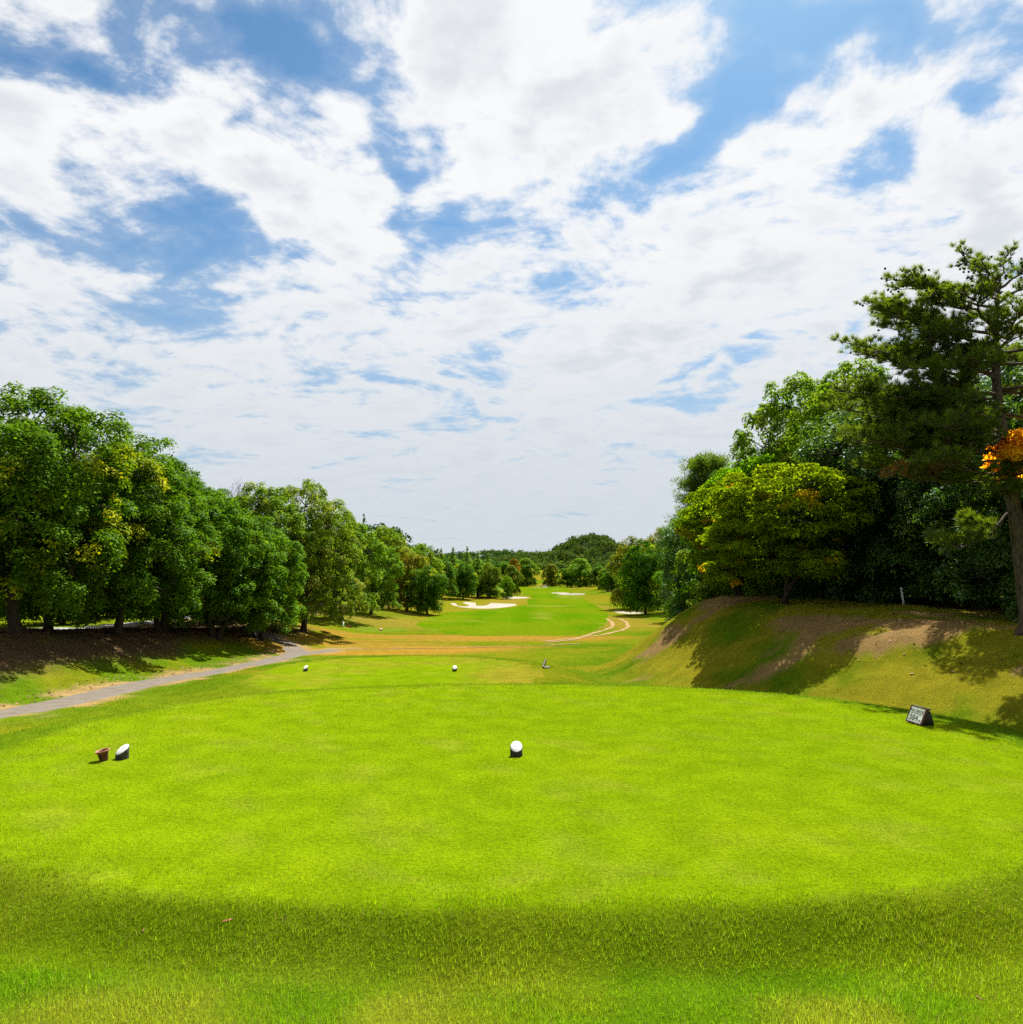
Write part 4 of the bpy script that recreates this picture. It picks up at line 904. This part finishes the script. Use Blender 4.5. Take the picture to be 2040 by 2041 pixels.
grass('tee_grass', 410000, .8, (4.4, 14.5), 1.5, lambda x, y: .016+.0012*y, lambda x, y: .0026*(y/5)**.9, lambda x, y: tee_col(x, y)*1.1, on_tee, 1, .55, label='close mown bright grass of the tee')
grass('rough_grass', 500000, .9, (2.6, 16.0), 2.5, lambda x, y: np.where(y < 5.2, .020+.036*fbm(x*2.2, y*2.2, 71, 2), .026), lambda x, y: .0029*(np.maximum(y, 3.5)/4)**1.2, lambda x, y: turf_color(x, y)*(1.5+.5*(1-sstep((y-4.6)/.4)))[:, None], lambda x, y: edge(x, y) & (seg_dist(x, y, PATH) > .9), 2, .62, label='longer grass round the tee and in the foreground')
def bank_keep(x, y):
    return (q1(x, y) > 1.0) & (superq(x, y, TEE2) > .97) & (seg_dist(x, y, PATH) > .95) & (wooded(x, y) < .5)
grass('bank_grass', 115000, 2.0, (14.0, 36.0), 1.3, lambda x, y: .05+.0*y, lambda x, y: .0065*(y/14), lambda x, y: turf_color(x, y)*1.1, bank_keep, 3, .5, label='rough grass on the banks beyond the tee')

# leaf litter under the trees
def litter():
    rng = np.random.default_rng(14); n = 60000
    y = rng.uniform(14, 56, n); x = np.where(rng.uniform(0, 1, n) < .62, rng.uniform(-27, -11, n), rng.uniform(7, 22, n))
    pr = np.where(x < 0, wooded(x, y), .85*wooded(x, y)+.10*((x > toe_r(y)+3) & (y < 33)))
    edgep = (np.abs(seg_dist(x, y, PATH)-1.15) < .5) & (x < -12)
    k = rng.uniform(0, 1, n) < np.maximum(pr, .5*edgep); x, y = x[k], y[k]; m = len(x)
    pos = np.stack([x, y, ground_z(x, y)+.012+rng.uniform(0, .012, m)], 1)
    V, F = leaves(pos, np.array([0, 0, 1.0])+rng.normal(0, .38, (m, 3)), rng.normal(0, 1, (m, 3)), .085*rng.uniform(.6, 1.3, m), .05*rng.uniform(.7, 1.3, m), rng, .2)
    o = link('leaf_litter', mesh_np('leaf_litter', V, F, M['litter'], {'tint': np.repeat(rng.uniform(0, 1, m)**1.6, 4)}))
    tag(o, 'brown fallen leaves under the trees', 'leaf litter', kind='stuff')
litter()

# ---------------------------------------------------------------- things on the tees
def lathe(name, prof_, mat, seg=28, wob=0.0, seed=0):
    rng = np.random.default_rng(seed); th = np.linspace(0, 2*np.pi, seg, endpoint=False)
    k = 1+wob*np.sin(th*3+1.1)+wob*.7*np.sin(th*5+.3)
    V = []; 
    for r, z in prof_: V += [(r*kk*math.cos(a), r*kk*math.sin(a), z) for a, kk in zip(th, k)]
    n = len(prof_); F = []
    for i in range(n-1):
        for j in range(seg): F.append((i*seg+j, i*seg+(j+1) % seg, (i+1)*seg+(j+1) % seg, (i+1)*seg+j))
    return mesh_np(name, np.array(V), np.array(F), mat, smooth=True)
def log_marker(name, x, y, z, r, hf, hb, rz, label, group, paint='white', marks=True):
    """short log sawn at a slant, the cut painted"""
    e = link(name, None, loc=(x, y, z)); e.rotation_euler = (0, 0, rz)
    seg = 32; th = np.linspace(0, 2*np.pi, seg, endpoint=False); rng = np.random.default_rng(int(abs(x*100)))
    rr = r*(1+.035*np.sin(th*2+1)+.02*np.sin(th*7))
    X, Y = rr*np.cos(th), rr*np.sin(th)
    top = (hf+hb)/2+(hb-hf)/2*(Y/r)
    bark = rr*1.0
    V = np.concatenate([np.stack([X*1.03, Y*1.03, np.full(seg, -.03)], 1), np.stack([X*1.0, Y*1.0, top*.5], 1), np.stack([X, Y, top-.004], 1), np.stack([X*.95, Y*.95, top+.001], 1)])
    F = [(i*seg+j, i*seg+(j+1) % seg, (i+1)*seg+(j+1) % seg, (i+1)*seg+j) for i in range(3) for j in range(seg)]
    link('bark', mesh_np('log_bark', V, np.array(F), M['logbark'], smooth=True), e)
    V2 = np.concatenate([np.stack([X*.955, Y*.955, top+.0005], 1), np.stack([X*.93, Y*.93, top+.004], 1), [[0, 0, (hf+hb)/2+.005]]])
    F4 = np.array([(j, (j+1) % seg, seg+(j+1) % seg, seg+j) for j in range(seg)]); F3 = np.array([(seg+j, seg+(j+1) % seg, 2*seg) for j in range(seg)])
    link('painted_face', mesh_np('log_face', V2, [F4, F3], M[paint], smooth=False), e)
    if marks:
        sl = math.atan2(hb-hf, 2*r); bm = bmesh.new()
        for (cx, cy, w_, h_, a) in [(-.02, .22, .34, .07, -.1), (-.22, .0, .26, .06, -.35), (.16, .05, .07, .18, .3), (.0, .42, .22, .04, .1)]:
            mm = Matrix.Rotation(sl, 4, 'X') @ Matrix.Translation((cx*r, cy*r/math.cos(sl), 0)) @ Matrix.Rotation(a, 4, 'Z') @ Matrix.Diagonal((w_*r, h_*r, .002, 1))
            bmesh.ops.create_cube(bm, size=1, matrix=Matrix.Translation((0, 0, (hf+hb)/2+.0058)) @ mm)
        link('painted_mark', bm_mesh('log_mark', bm, M['ink']), e)
    tag(e, label, 'tee marker', group)
GM = 'slant cut log tee markers'
log_marker('tee_marker', -4.555, 8.72, 0.008, .071, .052, .148, R(-34), 'short log with slanted white top beside the terracotta pot', GM)
log_marker('tee_marker', .058, 8.84, 0.008, .070, .058, .152, R(4), 'short log with slanted white top alone in the middle of the near tee', GM)
log_marker('tee_marker', -6.60, 23.7, -1.19, .070, .06, .17, R(-25), 'small white topped log at the left of the farther tee', GM, marks=False)
log_marker('tee_marker', -1.82, 23.7, -1.19, .070, .06, .17, R(0), 'small white topped log in the middle of the farther tee', GM, marks=False)
for xx, yy, lab in ((-12.7, 57.6, 'tiny red tee marker next to the short white stake'), (-10.4, 58.6, 'tiny red tee marker farther from the short white stake')):
    log_marker('tee_marker', xx, yy, near_z(xx, yy), .11, .08, .2, 0, lab, 'red tee markers', paint='redmark', marks=False)

# terracotta pot with a warped, tilted rim
e = link('flower_pot', None, loc=(-4.72, 8.64, .006)); e.rotation_euler = (R(2), R(-11), .3)
link('pot_body', lathe('pot_body', [(.001, .0), (.043, .0), (.046, .01), (.060, .105), (.062, .108), (.055, .104), (.040, .02), (.001, .018)], M['potbody'], 28, .012), e)
link('rim', lathe('pot_rim', [(.060, .098), (.074, .104), (.079, .113), (.076, .121), (.069, .120), (.062, .108), (.058, .095)], M['terracotta'], 28, .03), e)
link('soil', lathe('pot_soil', [(.053, .060), (.03, .055), (.001, .057)], M['potdark'], 20), e)
tag(e, 'small terracotta pot with a warped rim next to the left log marker', 'pot')

def box(bm, sx, sy, sz, mat4):
    bmesh.ops.create_cube(bm, size=1, matrix=mat4 @ Matrix.Diagonal((sx, sy, sz, 1)))
def text_mesh(body, size, mat, name):
    cu_ = bpy.data.curves.new(name, 'FONT'); cu_.body = body; cu_.size = size; cu_.extrude = .0012; cu_.align_x = 'CENTER'; cu_.align_y = 'CENTER'
    tmp = bpy.data.objects.new(name, cu_); COL.objects.link(tmp)
    dg = bpy.context.evaluated_depsgraph_get(); me = bpy.data.meshes.new_from_object(tmp.evaluated_get(dg))
    bpy.data.objects.remove(tmp); bpy.data.curves.remove(cu_); me.materials.clear(); me.materials.append(mat); me.name = name
    return me
def wedge_sign(x, y, z, rz, wd, ht, ang, label, written=True, solid=True):
    e = link('distance_sign', None, loc=(x, y, z)); e.rotation_euler = (0, 0, rz)
    T = Matrix.Rotation(R(90-ang), 4, 'X')                     # board leans back
    cen = T @ Matrix.Translation((0, 0, 0))
    up = Vector((0, math.sin(R(ang)), math.cos(R(ang)))); nn = Vector((0, -math.cos(R(ang)), math.sin(R(ang)))); rt = Vector((1, 0, 0))
    Bm = Matrix(((rt.x, up.x, nn.x, 0), (rt.y, up.y, nn.y, 0), (rt.z, up.z, nn.z, 0), (0, 0, 0, 1)))
    O = Matrix.Translation((0, -.02, .01)) @ Bm @ Matrix.Translation((0, ht/2, 0))
    bm = bmesh.new(); box(bm, wd-.02, ht-.02, .014, O); link('board', bm_mesh('board', bm, M['signwhite']), e)
    for (cx, cy, w_, h_) in ((0, ht/2-.006, wd+.006, .016), (0, -ht/2+.006, wd+.006, .016)):
        bm = bmesh.new(); box(bm, w_, h_, .026, O @ Matrix.Translation((cx, cy, .002))); link('frame_rail', bm_mesh('frame_rail', bm, M['brownwood']), e)
    for s in (-1, 1):
        bm = bmesh.new(); box(bm, .016, ht-.033, .024, O @ Matrix.Translation((s*(wd/2-.005), 0, .0015))); link('frame_stile', bm_mesh('frame_stile', bm, M['brownwood']), e)
    dpt = ht*math.sin(R(ang))+.03
    if solid:
        for s in (-1, 1):
            xw = s*(wd/2-.012); top = Vector((0, -.02, .01))+up*ht
            pts = [(0, 0.0, .002), (0, top.y+.005, top.z-.02), (0, top.y+.05, top.z-.035), (0, dpt+.06, .002)]
            V = np.array([(xw+d*.006, p[1], p[2]) for d in (-1, 1) for p in pts]); F = [(0, 1, 2, 3), (7, 6, 5, 4), (0, 4, 5, 1), (1, 5, 6, 2), (2, 6, 7, 3), (3, 7, 4, 0)]
            link('side_panel', mesh_np('side_panel', V, np.array(F), M['darkwood']), e)  # near black wood puts the shade of the unlit side into the colour
        top = Vector((0, -.02, .01))+up*ht
        a, b = Vector((0, top.y+.05, top.z-.035)), Vector((0, dpt+.06, .002))
        V = np.array([(s*(wd/2-.02), p.y-.004, p.z-.004) for s in (-1, 1) for p in (a, b)]+[(s*(wd/2-.02), p.y-.016, p.z-.008) for s in (-1, 1) for p in (a, b)])
        link('back_panel', mesh_np('back_panel', V, np.array([(0, 1, 3, 2), (4, 6, 7, 5), (0, 4, 5, 1), (2, 3, 7, 6), (0, 2, 6, 4), (1, 5, 7, 3)]), M['darkwood']), e)
        bm = bmesh.new(); box(bm, wd-.01, .05, .02, Matrix.Translation((0, top.y+.036, top.z-.012))); link('top_rail', bm_mesh('top_rail', bm, M['darkwood']), e)
    else:
        bm = bmesh.new(); box(bm, wd-.03, .20, .022, Matrix.Translation((0, .10, .012))); link('foot_board', bm_mesh('foot_board', bm, M['darkwood']), e)
        bm = bmesh.new(); box(bm, wd-.015, ht-.02, .008, O @ Matrix.Translation((0, 0, -.0125))); link('back_board', bm_mesh('back_board', bm, M['darkwood']), e)
    if written:
        for body, sz, cx, cy in (('No.', .062, -.088, .062), ('BACK', .060, .050, .058), ('384', .118, -.032, -.055), ('m', .062, .095, -.076)):
            me = text_mesh(body, sz*wd/.30, M['ink'], 'lettering'); o = link('lettering', me, e)
            o.matrix_local = O @ Matrix.Translation((cx*wd/.30, cy*ht/.27, .0085))
        bm = bmesh.new(); box(bm, wd*.80, .007, .0016, O @ Matrix.Translation((0, .02, .0082))); link('rule_line', bm_mesh('rule_line', bm, M['ink']), e)
    tag(e, label, 'sign')
wedge_sign(5.73, 10.56, .006, R(-80), .30, .245, 26, 'wedge shaped white sign reading 384m at the right edge of the near tee')
wedge_sign(1.06, 24.5, -1.19, R(-84), .30, .27, 20, 'small dark sign seen edge on at the right end of the farther tee', written=False, solid=False)

def stake(x, y, h, r, tilt, label, nm='boundary_stake'):
    bm = bmesh.new()
    bmesh.ops.create_cone(bm, segments=12, radius1=r, radius2=r*.96, depth=h+.3, cap_ends=True, matrix=Matrix.Translation((0, 0, h/2-.15)))
    bmesh.ops.bevel(bm, geom=[ed for ed in bm.edges if all(v.co.z > h-.01 for v in ed.verts)], offset=r*.25, segments=2, affect='EDGES')
    o = link(nm, bm_mesh('stake', bm, M['white'], True), None, (x, y, near_z(x, y))); o.rotation_euler = tilt
    tag(o, label, 'stake')
stake(12.75, 23.9, .56, .034, (0, R(-7), 0), 'thin white stake in the shade left of the pine trunk')
stake(-13.1, 57.3, .34, .07, (0, 0, 0), 'short white stake beside the tiny red tee markers')

# fallen leaves on the foreground grass
def fallen(x, y, s, rz, label):
    rng = np.random.default_rng(int(s*1000)); n = 12; th = np.linspace(0, 2*np.pi, n, endpoint=False)
    rr = s*(.55+.45*np.abs(np.cos(th)))*(1+.12*rng.normal(size=n))
    V = np.concatenate([np.stack([rr*np.cos(th), .5*rr*np.sin(th), .0035*np.cos(th*2)], 1), [[0, 0, -.002]], np.stack([rr*np.cos(th), .5*rr*np.sin(th), .0035*np.cos(th*2)-.0015], 1), [[0, 0, -.0035]]])
    F = [(j, (j+1) % n, n) for j in range(n)]+[(n+1+(j+1) % n, n+1+j, 2*n+1) for j in range(n)]
    F4 = [(j, n+1+j, n+1+(j+1) % n, (j+1) % n) for j in range(n)]
    o = link('fallen_leaf', mesh_np('fallen_leaf', V, [np.array(F), np.array(F4)], M['redleaf']), None, (x, y, near_z(x, y)+.006)); o.rotation_euler = (.2, -.05, rz)
    tag(o, label, 'leaf', 'single fallen leaves')
M['redleaf'] = simple_noise('red_dry_leaf', (.11, .028, .012), (.18, .06, .028), 30, .7, .2, .2, .002)
fallen(-1.86, 4.95, .032, .4, 'red brown leaf on the slope below the near tee, left of centre')
fallen(-2.40, 4.93, .016, 1.4, 'tiny red leaf just left of the larger red brown leaf')
fallen(2.66, 4.32, .024, 2.2, 'brown leaf lying in the long foreground grass at right')
